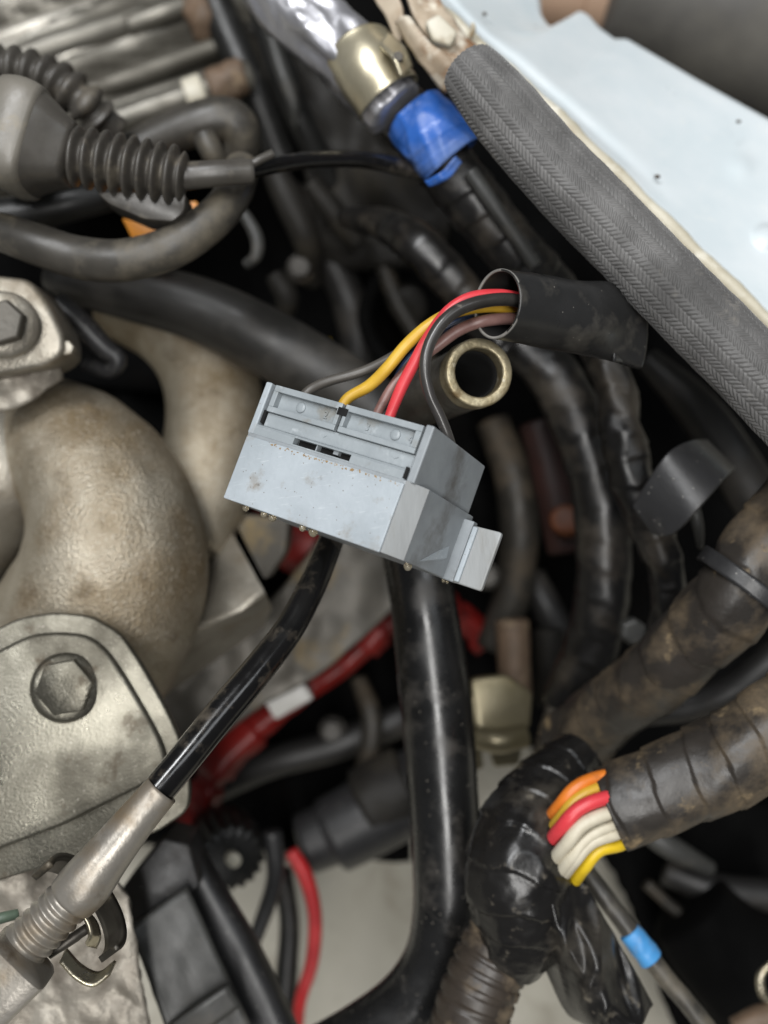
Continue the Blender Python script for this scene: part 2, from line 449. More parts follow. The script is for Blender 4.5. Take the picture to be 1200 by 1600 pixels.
for i, (x, y, d, r, w_) in enumerate([(1027, 276, .333, 5, 'brown'), (1154, 190, .352, 4, 'brown'), (1133, 425, .314, 3, 'brown'), (757, 22, .354, 4, 'brown')]):
    lab = ['larger dark grit crumb on the blue fender above the braided hose', 'small grit speck near the upper edge of the blue fender',
           'tiny dark grit speck on the fender seam near the right edge', 'tiny grit speck on the fender beside the rusty flange'][i]
    tag(obj('grit_crumb', ballv(cs(x, y, d - .003), r * d / F, r * .7 * d / F, r * .6 * d / F, 8, 6), M_grit), lab, 'grit', 'grit specks on the fender')
# what shows past the fender's upper edge
t = thing('fat_hose', 'fat dark grey hose with a copper brown end beyond the fender', 'hose', (1050, 10, .48))
obj('sheath', tube([(976, -40, .48, 124), (1040, -20, .48, 132), (1160, 24, .48, 138), (1330, 90, .48, 140)], 48, 40, nz=.02, nsc=30), M_tyre, t)
obj('end_pipe', tube([(790, -30, .485, 84), (850, -26, .485, 84), (906, -24, .485, 84)], 40, 12), M_tan, t)
obj('end_ferrule', tube([(908, -24, .485, 90), (945, -24, .485, 91), (982, -26, .485, 90)], 40, 10), M_tan, t)

# ------------------------------------------------------------------ top-left: ribbed alloy cover
t = thing('alloy_cover', 'ribbed metal alloy cover in the top left corner behind the rubber boots', 'engine cover', (150, 80, .44))
obj('body', ruled([(-150, -120, .44), (100, -130, .44), (330, -100, .455), (470, -60, .48)], [(-150, 330, .44), (100, 280, .44), (330, 200, .455), (430, 160, .48)], 40, 30,
                  lambda x, y, u, v: .004 * math.sin((y + .38 * x) * .095) + .002 * noise.noise(Vector((x * .02, y * .02, 3)))), M_ribmetal, t, solid=.004)
for a, b, r, mm in (((-40, 80), (150, 12), 15, M_ribbright), ((-40, 24), (120, -28), 15, M_ribbright), ((50, 110), (188, 57), 9, M_ribbright), ((-40, 118), (235, 22), 19, M_ribmetal),
                    ((120, 152), (350, 68), 13, M_ribmetal), ((200, 40), (330, -8), 12, M_ribmetal), ((150, 178), (330, 118), 10, M_ribmetal)):
    obj('rib', tube([(*a, .4395, r * 1.3), ((a[0] + b[0]) / 2, (a[1] + b[1]) / 2, .439, r * 1.3), (*b, .443, r)], 16, 20, nz=.06, nsc=60, seed=r), mm, t)
obj('rust_patch', tube([(296, -40, .445, 20), (308, 0, .44, 24), (318, 35, .44, 24), (326, 66, .447, 14)], 20, 30, nz=.35, nsc=120), M_rust, t)
t = thing('stained_pipe', 'beige stained metal pipe between the ribbed cover and grey elbow', 'pipe', (300, 150, .42))
obj('tube', tube([(170, 195, .42, 24), (270, 160, .42, 24), (390, 118, .425, 24)], 20, 20, nz=.06, nsc=80), M_ribmetal, t)
obj('collar', tube([(294, 152, .42, 28), (318, 143, .42, 28)], 20, 6), M_cream, t)
obj('rust_crust', tube([(330, 138, .42, 27), (360, 126, .42, 29), (382, 120, .42, 25)], 18, 14, nz=.25, nsc=180), M_rust, t)

# dim casting and hoses of the upper middle
tag(obj('rear_casting', ruled([(380, 40, .46), (440, 120, .455), (480, 280, .45), (500, 420, .46)], [(560, 60, .44), (640, 180, .435), (700, 320, .44), (690, 420, .45)], 30, 24, nzd(.006, .015, 9)), M_block, solid=.004),
    'dark olive cast housing behind the thin black wire and blue tape', 'casting')
for i, (pts, m, lab) in enumerate([
    ([(310, -60, .44, 26), (360, 60, .44, 28), (400, 150, .44, 26), (440, 250, .45, 26)], M_black, 'black hose running diagonally right of the ribbed alloy cover'),
    ([(395, -60, .43, 22), (425, 60, .43, 24), (462, 170, .43, 22), (520, 290, .45, 20)], M_black, 'black hose left of the silver foil wrapped pipe')]):
    tag(obj('coolant_hose', tube(pts, 20, 40), m), lab, 'hose', 'dim hoses at the top')
tag(obj('grey_bracket', tube([(418, 40, .42, 7), (440, 110, .42, 12), (458, 160, .42, 10), (462, 198, .425, 4)], 14, 24), M_gplastic), 'narrow pale grey blade between the two diagonal black hoses', 'bracket')
for i, (pts, lab) in enumerate([
    ([(430, 270, .43, 20), (455, 320, .43, 24), (480, 380, .435, 22), (490, 440, .45, 18)], 'dim brown rib left of the dark hollow below the thin wire'),
    ([(485, 285, .43, 16), (520, 330, .435, 20), (560, 380, .44, 18)], 'dim brown rib right of its twin under the thin wire')]):
    tag(obj('casting_rib', tube(pts, 16, 24, nz=.1, nsc=60), M_block), lab, 'casting rib', 'dim ribs under the thin wire')
t = thing('round_boss', 'round black boss with a worn centre in the dark hollow', 'boss', (640, 470, .45))
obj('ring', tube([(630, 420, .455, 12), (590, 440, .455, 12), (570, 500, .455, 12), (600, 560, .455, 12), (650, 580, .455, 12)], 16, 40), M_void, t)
obj('centre', tube([(640, 478, .45, 30), (632, 470, .48, 30)], 24, 8, nz=.1, nsc=80), M_block, t)
tag(obj('yellow_clip', tube([(500, 545, .42, 9), (518, 538, .42, 9)], 10, 6), M_w_yel2), 'tiny yellow clip in the dark hollow above the thick hose', 'clip')
tag(obj('brown_lever', tube([(430, 430, .42, 16), (448, 465, .42, 18), (440, 505, .425, 12)], 14, 16, nz=.2, nsc=90), M_block), 'small dull brown lever at the edge of the dark hollow', 'lever')

# rubber boots and plug
def ribs(s0, pitch, depth, sharp=1.0):
    return lambda s, a, q: 1 - depth * (.5 + .5 * math.cos(2 * math.pi * (s - s0) / pitch)) ** sharp
def px(n, d): return n * d / F
t = thing('rubber_boot', 'rear ribbed grey rubber boot, partly behind the larger plug', 'rubber boot', (70, 130, .34))
obj('bellows', tube([(-40, 100, .34, 34), (30, 108, .34, 35), (80, 125, .34, 36), (125, 155, .34, 36), (155, 188, .345, 34)], 32, 120, ribs(0, px(25, .34), .34, 1.3)), M_boot, t)
obj('collar', tube([(148, 178, .345, 22), (185, 205, .35, 22)], 20, 8), M_boot, t)

t = thing('cable_plug', 'grey rubber cable plug with a ribbed strain boot at left edge', 'cable plug', (100, 240, .30))
def sq(p=4):
    def f(s, a, q):
        c, d = abs(math.cos(a)), abs(math.sin(a)); return 1 / (c ** p + d ** p) ** (1 / p)
    return f
obj('shell', tube([(-60, 200, .302, 76), (0, 210, .30, 76), (24, 216, .30, 74)], 40, 12, sq(5)), M_boot, t, autos=50)
obj('collar', tube([(22, 216, .299, 80), (40, 221, .298, 82), (60, 227, .298, 78)], 40, 14, sq(5)), M_plug, t, autos=50)
obj('cone', tube([(56, 226, .298, 77), (70, 230, .298, 70), (92, 237, .298, 57), (112, 243, .298, 47)], 40, 20, sq(4)), M_boot, t)
obj('bellows', tube([(108, 243, .298, 47), (160, 252, .298, 48), (220, 264, .298, 48), (284, 276, .298, 46)], 36, 150, ribs(px(2, .298), px(21.5, .298), .34, 1.2)), M_boot, t)
obj('web', prism(rpoly([(150, 300, .300), (290, 300, .300), (288, 330, .302), (270, 346, .302), (225, 342, .302), (170, 318, .30)], 8), .012), M_boot, t, bevel=.001)
obj('neck', tube([(280, 276, .30, 22), (340, 271, .30, 20), (394, 268, .302, 19)], 24, 20), M_boot, t)
tag(obj('lead_wire', tube([(380, 268, .305, 14), (440, 256, .312, 13), (500, 249, .32, 13), (570, 250, .33, 13), (640, 265, .338, 13), (690, 280, .345, 12)], 18, 60), M_hoseshine), 'thin glossy black wire from the grey boot to the blue tape', 'wire')
tag(obj('cut_wire', tube([(384, 262, .302, 7), (405, 250, .302, 7), (426, 240, .303, 7)], 12, 14), M_boot), 'short cut wire stub beside the neck of the grey plug', 'wire')
tag(obj('plug_shell', prism(rpoly([(-40, 130, .31), (8, 118, .31), (28, 138, .31), (24, 200, .31), (-40, 260, .31)], 8), .03), M_boot, bevel=.002), 'dark grey plug shell at the left picture edge', 'plug shell')
tag(obj('lower_hose', tube([(-60, 345, .345, 30), (40, 335, .345, 30), (110, 318, .345, 28), (190, 300, .35, 24)], 22, 40), M_black), 'black hose passing below the grey cable plug', 'hose')
t = thing('grey_elbow', 'smooth grey rubber elbow behind the ribbed strain boot', 'elbow', (330, 200, .36))
obj('bend', tube([(170, 262, .36, 28), (230, 226, .36, 31), (300, 196, .358, 33), (350, 186, .358, 34), (375, 205, .36, 32), (378, 245, .365, 26)], 28, 50), M_rubber, t)
obj('nipple', tube([(318, 212, .345, 18), (330, 235, .345, 19), (345, 262, .35, 17)], 18, 20, nz=.05), M_rubber, t)
tag(obj('rubber_hose', tube([(-60, 352, .315, 28), (0, 362, .313, 30), (60, 383, .31, 32), (120, 402, .31, 33), (190, 407, .308, 33), (265, 388, .308, 33), (330, 345, .31, 31), (366, 300, .315, 29), (378, 262, .325, 27)], 32, 120, nz=.02, nsc=60), M_rubber),
    'curved dusty grey rubber hose below the ribbed plug', 'hose')
tag(obj('orange_plug', join(prism(rpoly([(190, 340, .345), (228, 350, .345), (262, 358, .345), (250, 392, .345), (212, 384, .345)], 5), .01),
                            prism(rpoly([(262, 352, .347), (290, 344, .347), (293, 316, .347), (308, 314, .347), (312, 356, .347), (270, 378, .347)], 4), .008)), M_orange, bevel=.0008),
    'orange plastic plug peeking out above the curved hose', 'plug')
tag(obj('hook', tube([(368, 320, .36, 9), (388, 345, .36, 10), (402, 375, .36, 11), (400, 400, .36, 10), (384, 414, .362, 8)], 16, 30), M_gplastic), 'small grey hook at the end of the curved hose', 'hook')
tag(obj('thick_hose', tube([(78, 432, .37, 22), (120, 440, .368, 36), (200, 455, .365, 45), (300, 480, .362, 50), (400, 525, .36, 53), (480, 572, .36, 54), (580, 640, .36, 54), (650, 720, .36, 54)], 36, 90), M_mattehose),
    'thick matte black hose running from the left towards the grey connector', 'hose')

# ------------------------------------------------------------------ cast intake runners
t = thing('intake_manifold', 'rough cast aluminium intake manifold with curved runners on the left', 'intake manifold', (150, 850, .33))
obj('runner', tube([(-40, 665, .37, 60), (40, 665, .36, 78), (110, 702, .345, 104), (165, 780, .338, 128), (180, 870, .336, 143), (150, 970, .342, 152), (80, 1070, .358, 156), (0, 1180, .38, 156)], 60, 110, nz=.03, nsc=55, rf=lambda s, a, q: 1 + .016 * math.exp(-((a - 5.15) / .035) ** 2) + .010 * noise.noise(Vector((s * 90, math.cos(a) * 4, math.sin(a) * 4)))), M_cast, t)
obj('runner', tube([(190, 470, .40, 60), (270, 510, .39, 68), (320, 570, .385, 74), (336, 650, .38, 76), (322, 740, .375, 78), (280, 840, .37, 80)], 48, 70, nz=.015, nsc=40, seed=2), M_cast, t)
obj('plenum', tube([(-70, 520, .37, 95), (-40, 640, .36, 96), (4, 728, .347, 90), (2, 800, .352, 62), (-40, 890, .37, 40)], 40, 50, nz=.02, nsc=50), M_cast2, t)
obj('gasket_edge', ruled([(-20, 596, .318), (40, 582, .318), (92, 566, .32)], [(-20, 650, .322), (40, 632, .32), (96, 592, .322)], 16, 8, nzd(.002, .03, 11)), M_pale, t, solid=.002)
fo = obj('flange', prism(rpoly([(-40, 425, .31), (45, 436, .31), (72, 470, .31), (98, 520, .31), (100, 552, .31), (70, 572, .31), (-40, 592, .31)], 14), .02), M_cast2, t, bevel=.003)
obj('washer', tube([(8, 508, .304, 52), (8, 508, .31, 52)], 32, 4), M_cast2, fo)
obj('bolt_head', hexbolt(8, 506, .3028, 36, .0038, .3), M_cast_dark, fo, smooth=False, bevel=.0004)
tag(obj('wire_clip', tube([(90, 470, .345, 16), (130, 510, .345, 20), (165, 545, .345, 16), (185, 562, .345, 14), (170, 580, .347, 12), (135, 568, .35, 12)], 16, 40), M_bplastic), 'dark plastic wire clip between the bolted flange and thick hose', 'clip')
tag(obj('small_nut', hexbolt(108, 546, .315, 12, .003, .2), M_cast2, smooth=False), 'small dull nut beside the bolted flange', 'nut')

# faceted casting and the grey block behind the shiny hose
t = thing('faceted_casting', 'faceted grey cast bracket between the intake runner and shiny hose', 'casting', (350, 940, .37))
fv = [cs(363, 833, .366), cs(415, 928, .352), cs(376, 955, .346), cs(297, 988, .352), cs(235, 1045, .36), cs(425, 950, .372), cs(414, 978, .384), cs(247, 1078, .384), cs(312, 900, .358), cs(200, 1000, .38), cs(360, 1000, .41), cs(240, 1100, .41)]
obj('body', (fv, [(8, 0, 1, 2), (8, 2, 3), (9, 8, 3, 4), (1, 5, 2), (2, 5, 6, 3), (3, 6, 7, 4), (6, 10, 11, 7)]), M_cast2, t, smooth=False, bevel=.0022)
obj('upper_facet', prism(rpoly([(360, 800, .372), (452, 812, .375), (446, 862, .372), (414, 908, .37), (384, 850, .366)], 8), .02), M_cast_dark, t, bevel=.002)
tag(obj('engine_block', ruled([(232, 1090, .42), (330, 1020, .42), (430, 930, .425), (520, 820, .43), (600, 760, .44)], [(300, 1190, .425), (390, 1112, .425), (490, 1058, .425), (600, 966, .43), (700, 870, .44)], 40, 24, nzd(.004, .012, 12)), M_cast_dark, solid=.005),
    'blotchy dark grey engine block side behind the shiny black hose', 'engine block')
tag(obj('red_hose', tube([(760, 1000, .47, 22), (715, 962, .465, 24), (660, 945, .455, 27), (595, 980, .45, 26), (530, 1040, .448, 24), (470, 1082, .448, 20), (400, 1136, .446, 24), (345, 1190, .444, 25), (318, 1245, .444, 22), (285, 1310, .444, 26)], 28, 160, lambda s, a, q: sq(5)(s, a + .5, q) * (.82 + .26 * (noise.noise(Vector((s * 70, 1.3, 2.7))) > .05)), nz=.14, nsc=70), M_redhose),
    'long dull red hose winding behind the shiny black hose and black pipe', 'hose')
tag(obj('red_cover', tube([(425, 800, .46, 45), (470, 850, .45, 48), (540, 868, .45, 44), (580, 850, .46, 40)], 24, 30, nz=.06, nsc=60), M_redhose), 'dull red cover just under the lower edge of the connector', 'cover')
tag(obj('white_tag', prism([(408, 1090, .43), (468, 1058, .43), (490, 1092, .43), (430, 1126, .43)], .006), M_white, bevel=.0012), 'small white tag clipped on the red hose', 'tag')

# ------------------------------------------------------------------ bracket, cable fitting and shiny hose, lower left
t = thing('steel_bracket', 'flat passivated steel bracket with a large bolt, lower left', 'bracket', (100, 1150, .30))
out = [(-60, 1010), (-10, 985), (28, 966), (84, 957), (141, 962), (188, 990), (222, 1040), (262, 1112), (282, 1155), (298, 1225), (295, 1267), (244, 1302), (120, 1340), (-60, 1395)]
obj('plate', prism(rpoly([(x, y, .298 - .00002 * (y - 1100)) for x, y in out], 18), .0035), M_bracket, t, bevel=.0008)
inn = [(-60, 1045), (0, 1015), (45, 992), (90, 988), (135, 992), (165, 1014), (198, 1062), (236, 1128), (255, 1165), (262, 1200), (230, 1225), (100, 1290), (-60, 1350)]
obj('raised_pad', prism(rpoly([(x, y, .2955 - .00002 * (y - 1100)) for x, y in inn], 24), .003), M_bracket, t, bevel=.0016)
bo = obj('bolt_seat', tube([(105, 1074, .2945, 53), (105, 1074, .297, 56)], 40, 4), M_bracket, t)
obj('bolt_head', hexbolt(103, 1073, .2922, 46, .0024, .18), M_bracket, bo, smooth=False, bevel=.0003)
tag(obj('mottled_plate', ruled([(-60, 1330, .312), (60, 1300, .312), (150, 1330, .312), (200, 1400, .312)], [(-60, 1640, .305), (60, 1640, .305), (160, 1640, .305), (240, 1640, .305)], 40, 40, nzd(.0025, .02, 13)), M_pale, solid=.003),
    'mottled pale metal plate under the cable fitting, bottom left', 'plate')
tag(obj('shiny_hose', tube([(535, 800, .30, 19), (515, 850, .295, 20), (488, 915, .287, 22), (450, 985, .28, 23.5), (400, 1050, .273, 25), (340, 1122, .266, 26), (285, 1190, .26, 26), (235, 1250, .256, 26), (200, 1295, .254, 26)], 32, 100, nz=.01, nsc=60), M_hoseshine),
    'shiny black hose running from behind the connector to the cable fitting', 'hose')
t = thing('cable_fitting', 'dirty grey brown cable fitting with a ribbed thread, lower left', 'cable fitting', (120, 1380, .255))
obj('barrel', tube([(253, 1234, .2545, 28), (215, 1278, .253, 31), (172, 1332, .252, 36), (134, 1380, .251, 42), (112, 1404, .251, 40)], 36, 40, wall=.12), M_fit, t)
obj('threaded_bellows', tube([(120, 1394, .251, 38), (70, 1446, .251, 39), (10, 1504, .251, 41)], 40, 170, ribs(0, px(17.5, .251), .15, .8)), M_fit, t)
obj('end_nut', tube([(38, 1495, .248, 54), (-10, 1545, .247, 52), (-50, 1590, .247, 50)], 32, 24, sq(6)), M_fit, t, autos=45)
t = thing('spring_clip', 'bright steel spring clip under the ribbed cable fitting', 'spring clip', (130, 1480, .28))
def strap(pts, w, th):
    """a flat strip: pts (x, y, d), w = (dx, dy) half width in px"""
    return ruled([(x - w[0], y - w[1], d - .002) for x, y, d in pts], [(x + w[0], y + w[1], d + .002) for x, y, d in pts], 24, 5)
obj('lower_band', strap([(98, 1492, .272), (122, 1518, .271), (150, 1530, .271), (176, 1512, .273)], (5, -11), 0), M_clip, t, solid=.0008)
obj('blade', strap([(126, 1420, .262), (142, 1440, .262), (148, 1462, .262), (142, 1478, .264)], (8, 2), 0), M_clip, t, solid=.001)
obj('pin', tube([(76, 1492, .26, 7), (105, 1472, .261, 8), (136, 1450, .263, 8)], 14, 16, nz=.15, nsc=300), M_darksteel, t)
c0 = cs(124, 1418, .256); e1 = Vector((.63, .777, 0)); ax = Vector((-.70, .60, .38)).normalized(); Rr = 84 * .256 / F
V = []; Fc = []; nn = 40
for i in range(nn):
    th = -.25 + (math.pi + .5) * i / (nn - 1)
    p = c0 + (e1 * math.cos(th) + Vector((0, 0, 1)) * math.sin(th)) * Rr
    for k in (-1, -.5, 0, .5, 1): V.append(p + ax * .0035 * k)
for i in range(nn - 1):
    for j in range(4): Fc.append((i * 5 + j, i * 5 + j + 1, i * 5 + j + 6, i * 5 + j + 5))
obj('saddle', (V, Fc), M_darksteel, t, solid=.0016)
tag(obj('green_wire', tube([(-30, 1445, .27, 9), (0, 1435, .27, 9), (28, 1428, .272, 8)], 12, 12), mat('dull_green', '5b6a5a', '47554a', 90, .5)), 'short dull green wire at the left edge by the bellows', 'wire')

# black bracket, lower left of centre
t = thing('black_bracket', 'black plastic bracket with dusty grey face, bottom left of centre', 'bracket', (300, 1480, .34))
obj('upper_face', prism(rpoly([(185, 1395, .335), (255, 1310, .335), (295, 1320, .336), (312, 1385, .336), (290, 1400, .334), (205, 1455, .332)], 6), .02), M_bplastic, t, bevel=.001)
obj('front_face', ruled([(200, 1450, .326), (232, 1530, .324), (270, 1640, .322)], [(292, 1385, .332), (345, 1500, .330), (410, 1640, .328)], 20, 14, nzd(.0008, .02, 14)), M_gplastic, t, solid=.003)
obj('edge_strip', ruled([(262, 1602, .320), (310, 1568, .320), (356, 1538, .322)], [(272, 1640, .321), (330, 1604, .321), (376, 1570, .323)], 12, 6), M_gplastic, t, solid=.002)
obj('side_rail', tube([(282, 1330, .352, 30), (320, 1400, .350, 32), (365, 1480, .348, 34), (405, 1560, .346, 34), (440, 1640, .345, 34)], 24, 50, sq(5)), M_bplastic, t, autos=50)
t = thing('fluted_knob', 'black fluted knob with a pale centre pin', 'knob', (365, 1330, .42))
obj('flutes', tube([(362, 1340, .41, 50), (352, 1318, .425, 54), (345, 1300, .44, 44)], 90, 24, lambda s, a, q: 1 + .07 * math.cos(18 * a)), M_black, t)
obj('pin', tube([(366, 1345, .398, 11), (360, 1338, .412, 11)], 16, 8), M_cream, t)
obj('arm', tube([(425, 1300, .42, 16), (430, 1370, .42, 14), (405, 1450, .42, 12), (388, 1490, .42, 10)], 16, 30), M_bplastic, t)
t = thing('black_cylinder', 'black cylinder with a stepped collar beside the black pipe', 'cylinder', (570, 1270, .45))
obj('barrel', tube([(520, 1305, .45, 60), (600, 1262, .45, 62), (690, 1210, .45, 62)], 40, 20), M_bplastic, t)
obj('collar', tube([(478, 1318, .45, 48), (530, 1296, .45, 50)], 36, 8), M_bplastic, t)
obj('rust_band', tube([(575, 1262, .45, 64), (640, 1226, .45, 65)], 36, 10, nz=.04, nsc=80), M_block, t)
tag(obj('red_wire_loop', tube([(455, 1330, .43, 11), (478, 1370, .43, 12), (492, 1430, .43, 11), (488, 1500, .43, 11), (470, 1560, .43, 10), (466, 1600, .435, 9)], 14, 40), mat('bright_red_wire', 'c02a2c', 'a82024', 90, .4)), 'bright red wire hanging over the pale floor, bottom centre', 'wire')
tag(obj('dark_wire', tube([(440, 1360, .44, 16), (452, 1440, .44, 16), (448, 1520, .44, 18), (440, 1640, .44, 20)], 16, 30), M_black), 'black wire left of the bright red wire, bottom centre', 'wire')

# ------------------------------------------------------------------ centre pipe
tag(obj('black_pipe', tube([(628, 780, .345, 48), (648, 870, .34, 50), (664, 960, .337, 52), (680, 1090, .335, 56), (691, 1220, .335, 55), (698, 1340, .335, 54), (697, 1430, .336, 53), (680, 1505, .337, 52), (635, 1570, .338, 52), (560, 1625, .34, 52), (480, 1670, .34, 52)], 40, 140, nz=.008, nsc=40), M_blackgloss),
    'thick semi-gloss black pipe curving down from under the connector', 'pipe')

# ------------------------------------------------------------------ foil pipe, band, taped loom, blue tape (top centre)
def crumple(k, sc):
    return lambda s, a, q: 1 + k * noise.noise(Vector((s * sc, math.cos(a) * 1.6, math.sin(a) * 1.6)))
tag(obj('foil_pipe', tube([(400, -70, .345, 52), (455, 0, .342, 54), (520, 66, .338, 54), (575, 120, .335, 50), (620, 170, .333, 46)], 60, 110, lambda s, a, q: crumple(.2, 45)(s, a, q) + .10 * max(0, 1 - 4 * abs(noise.noise(Vector((s * 60, math.cos(a) * 2 + s * 30, math.sin(a) * 2))))), nz=.03, nsc=120), M_foil),
    'crumpled silver foil wrapped pipe at the top centre', 'pipe')
t = thing('clamp_band', 'shiny yellow zinc clamp band around the foil wrapped pipe', 'clamp', (590, 130, .33))
obj('band', tube([(562, 86, .334, 55), (582, 116, .331, 55), (608, 154, .331, 53)], 56, 24, lambda s, a, q: 1 + .03 * (2 * abs(q - .5)) ** 6, wall=.04), M_band, t)
obj('lug', ruled([(606, 52, .322), (632, 76, .318), (644, 104, .318)], [(592, 70, .316), (614, 92, .311), (626, 120, .312)], 12, 6), M_band, t, solid=.0012)
obj('lug_screw', hexbolt(622, 92, .3125, 9, .002, .4), M_darksteel, t, smooth=False)
def wrap(pitch, step, lump=0, sc=90):
    def f(s, a, q):
        ph = (s / pitch + a / (2 * math.pi) + .3 * noise.noise(Vector((s * 40, math.cos(a) * .8, math.sin(a) * .8 + 3)))) % 1
        r = 1 + step * ph
        if lump: r += lump * noise.noise(Vector((s * sc, math.cos(a) * 1.3, math.sin(a) * 1.3)))
        return r
    return f
tag(obj('taped_loom', tube([(600, 150, .345, 40), (640, 190, .343, 44), (700, 265, .342, 46), (755, 335, .345, 44), (815, 405, .35, 42), (880, 480, .36, 40)], 44, 140, wrap(px(42, .34), .07, .09)), M_tape),
    'black taped wiring loom running from the clamp band past the blue tape', 'wiring loom')
t = thing('blue_tape', 'wrap of bright blue tape around the black loom', 'tape', (675, 214, .335))
def tapef(s, a, q):
    v = Vector((s * 70, math.cos(a) * 1.6 + s * 40, math.sin(a) * 1.6))
    return 1 + .06 * max(0, 1 - abs(noise.noise(v)) * 4) + .06 * noise.noise(v * .6) + .025 * (((s / px(30, .335) + a / 6.283) % 1) > .5)
obj('wrap', tube([(648, 180, .336, 49), (675, 214, .335, 51), (704, 252, .336, 50)], 72, 60, tapef, wall=.03), M_blue, t)
obj('loose_end', ruled([(664, 282, .318), (690, 268, .316), (712, 244, .316)], [(670, 292, .320), (700, 280, .318), (722, 254, .318)], 14, 5, nzd(.0012, .05, 21)), M_blue, t, solid=.0003)
tag(obj('side_loom', tube([(540, 340, .40, 14), (605, 352, .375, 26), (655, 385, .362, 32), (700, 430, .362, 32), (740, 480, .365, 32), (790, 540, .37, 34)], 32, 90, wrap(px(36, .36), .08, .12)), M_tape),
    'thinner dusty taped loom left of the main black loom', 'wiring loom')
tag(obj('spine_conduit', tube([(735, 270, .33, 13), (770, 320, .33, 12), (805, 370, .332, 11), (835, 415, .335, 11)], 14, 40, nz=.06), M_gplastic), 'thin pale edged conduit along the black loom below blue tape', 'conduit')
# rusty flange beside the braided hose
t = thing('rusty_flange', 'pale rusty metal flange at the top between foil pipe and fender', 'flange', (660, 50, .33))
obj('strip', ruled([(560, -40, .325), (585, 0, .325), (606, 30, .325), (622, 76, .326)], [(600, -40, .322), (625, 0, .322), (630, 24, .322), (636, 40, .323)], 20, 8, nzd(.0015, .03, 15)), M_rustflange, t, solid=.0015)
obj('leaf', ruled([(620, 34, .318), (640, 70, .316), (664, 106, .316), (696, 146, .317)], [(640, 30, .314), (665, 62, .312), (700, 92, .312), (740, 116, .314)], 24, 10, lambda x, y, u, v: .002 * math.sin(v * 3) + .001 * noise.noise(Vector((x * .05, y * .05, 1)))), M_rustflange, t, solid=.0015)
obj('shelf', ruled([(628, -40, .326), (640, 10, .326), (668, 60, .324), (712, 104, .322)], [(672, -40, .33), (690, 10, .33), (720, 45, .328), (752, 84, .326)], 24, 12, nzd(.0025, .035, 16)), M_rustflange, t, solid=.0015)
obj('sealant_block', prism(rpoly([(664, 32, .318), (686, 20, .318), (716, 50, .318), (704, 72, .318), (676, 62, .318)], 6), .006), M_cream, t, bevel=.0012)
obj('nub', tube([(735, 58, .328, 4), (740, 46, .326, 4), (738, 36, .325, 3)], 10, 8), M_cream, t)

# ------------------------------------------------------------------ braided hose: real woven relief
def braid():
    rows = [(732, 108, .288, 42), (752, 132, .286, 47), (790, 178, .283, 52), (880, 280, .279, 55), (975, 376, .276, 55.5), (1070, 474, .272, 56), (1170, 574, .268, 56), (1290, 700, .265, 56)]
    n, seg = 520, 232
    pitch, colw = px(8.4, .277), 2 * math.pi / 24
    def rf(s, a, q):
        s = s + .0007 * noise.noise(Vector((s * 60, math.cos(a) * 2, math.sin(a) * 2))); a = (a + .07 * noise.noise(Vector((s * 35, 1.5, 4)))) % (2 * math.pi)
        c = a / colw; k = int(c); fcol = c - k
        sg = 1 if k % 2 else -1
        ph = (s / pitch + sg * (fcol - .5) * 1.5 + (0 if k % 2 else .5))
        h = abs(math.sin(math.pi * ph)) ** .7
        h *= (1 - (abs(fcol - .5) * 2) ** 6 * .6)
        return 1 + .075 * h + .05 * noise.noise(Vector((s * 45, math.cos(a) * 1.2, math.sin(a) * 1.2))) + .02 * noise.noise(Vector((s * 200, math.cos(a) * 3, math.sin(a) * 3)))
    return tube(rows, seg, n, rf, wall=.10)
tag(obj('braided_hose', braid(), M_braid), 'thick grey woven braided hose lying along the blue fender', 'hose')

# ------------------------------------------------------------------ sleeve, open tube and wires
t = thing('cable_sleeve', 'black vinyl sleeve with an open end swallowing the coloured wires', 'cable sleeve', (880, 490, .27))
def squash(s, a, q):
    k = max(0, (q - .45) / .55); k = k * k * (3 - 2 * k)
    c, d = math.cos(a), math.sin(a)
    e = 1 / math.sqrt((c / (1 - .72 * k)) ** 2 + (d / (1 + .10 * k)) ** 2)
    return e * (1 + (.03 + .07 * q) * noise.noise(Vector((s * 70, c * 1.5, d * 1.5))))
slv = [(777, 475, .2575, 54), (830, 483, .2635, 55), (890, 494, .2705, 57), (950, 504, .277, 58), (1002, 512, .282, 58)]
obj('tube', tube(slv, 56, 70, squash, wall=.055), M_sleeve, t)
obj('cut_rim', tube([(776.2, 474.9, .25745, 54.6), (779, 475.4, .2578, 54.6)], 56, 3, wall=.075), M_rim, t)
obj('folded_end', ruled([(962, 446, .2745), (985, 446, .281), (1004, 462, .285)], [(958, 566, .2745), (985, 566, .281), (1002, 556, .285)], 14, 14, nzd(.001, .02, 17)), M_sleeve, t, solid=.0006)
t = thing('open_steel_tube', 'open zinc plated steel tube end facing the camera under the sleeve', 'tube', (748, 582, .28))
obj('rim', tube([(749, 582, .2725, 54), (738, 587, .279, 53.4)], 64, 12, lambda s, a, q: 1 + .012 * noise.noise(Vector((math.cos(a) * 3, math.sin(a) * 3, s * 300))), wall=.29), M_zinc, t, bevel=.0007)
obj('body', tube([(739, 586.5, .2785, 51), (640, 632, .345, 42)], 48, 30, wall=.2), M_steel_body, t)
obj('inner_shade', tube([(741, 585.5, .2770, 37.6), (641, 631.5, .344, 30)], 40, 20, wall=.05), M_slot, t)  # black inner tube added to paint the bore in shade
obj('inner_end_shade', tube([(652, 627, .336, 40), (640, 632, .345, 40)], 32, 4), M_slot, t)

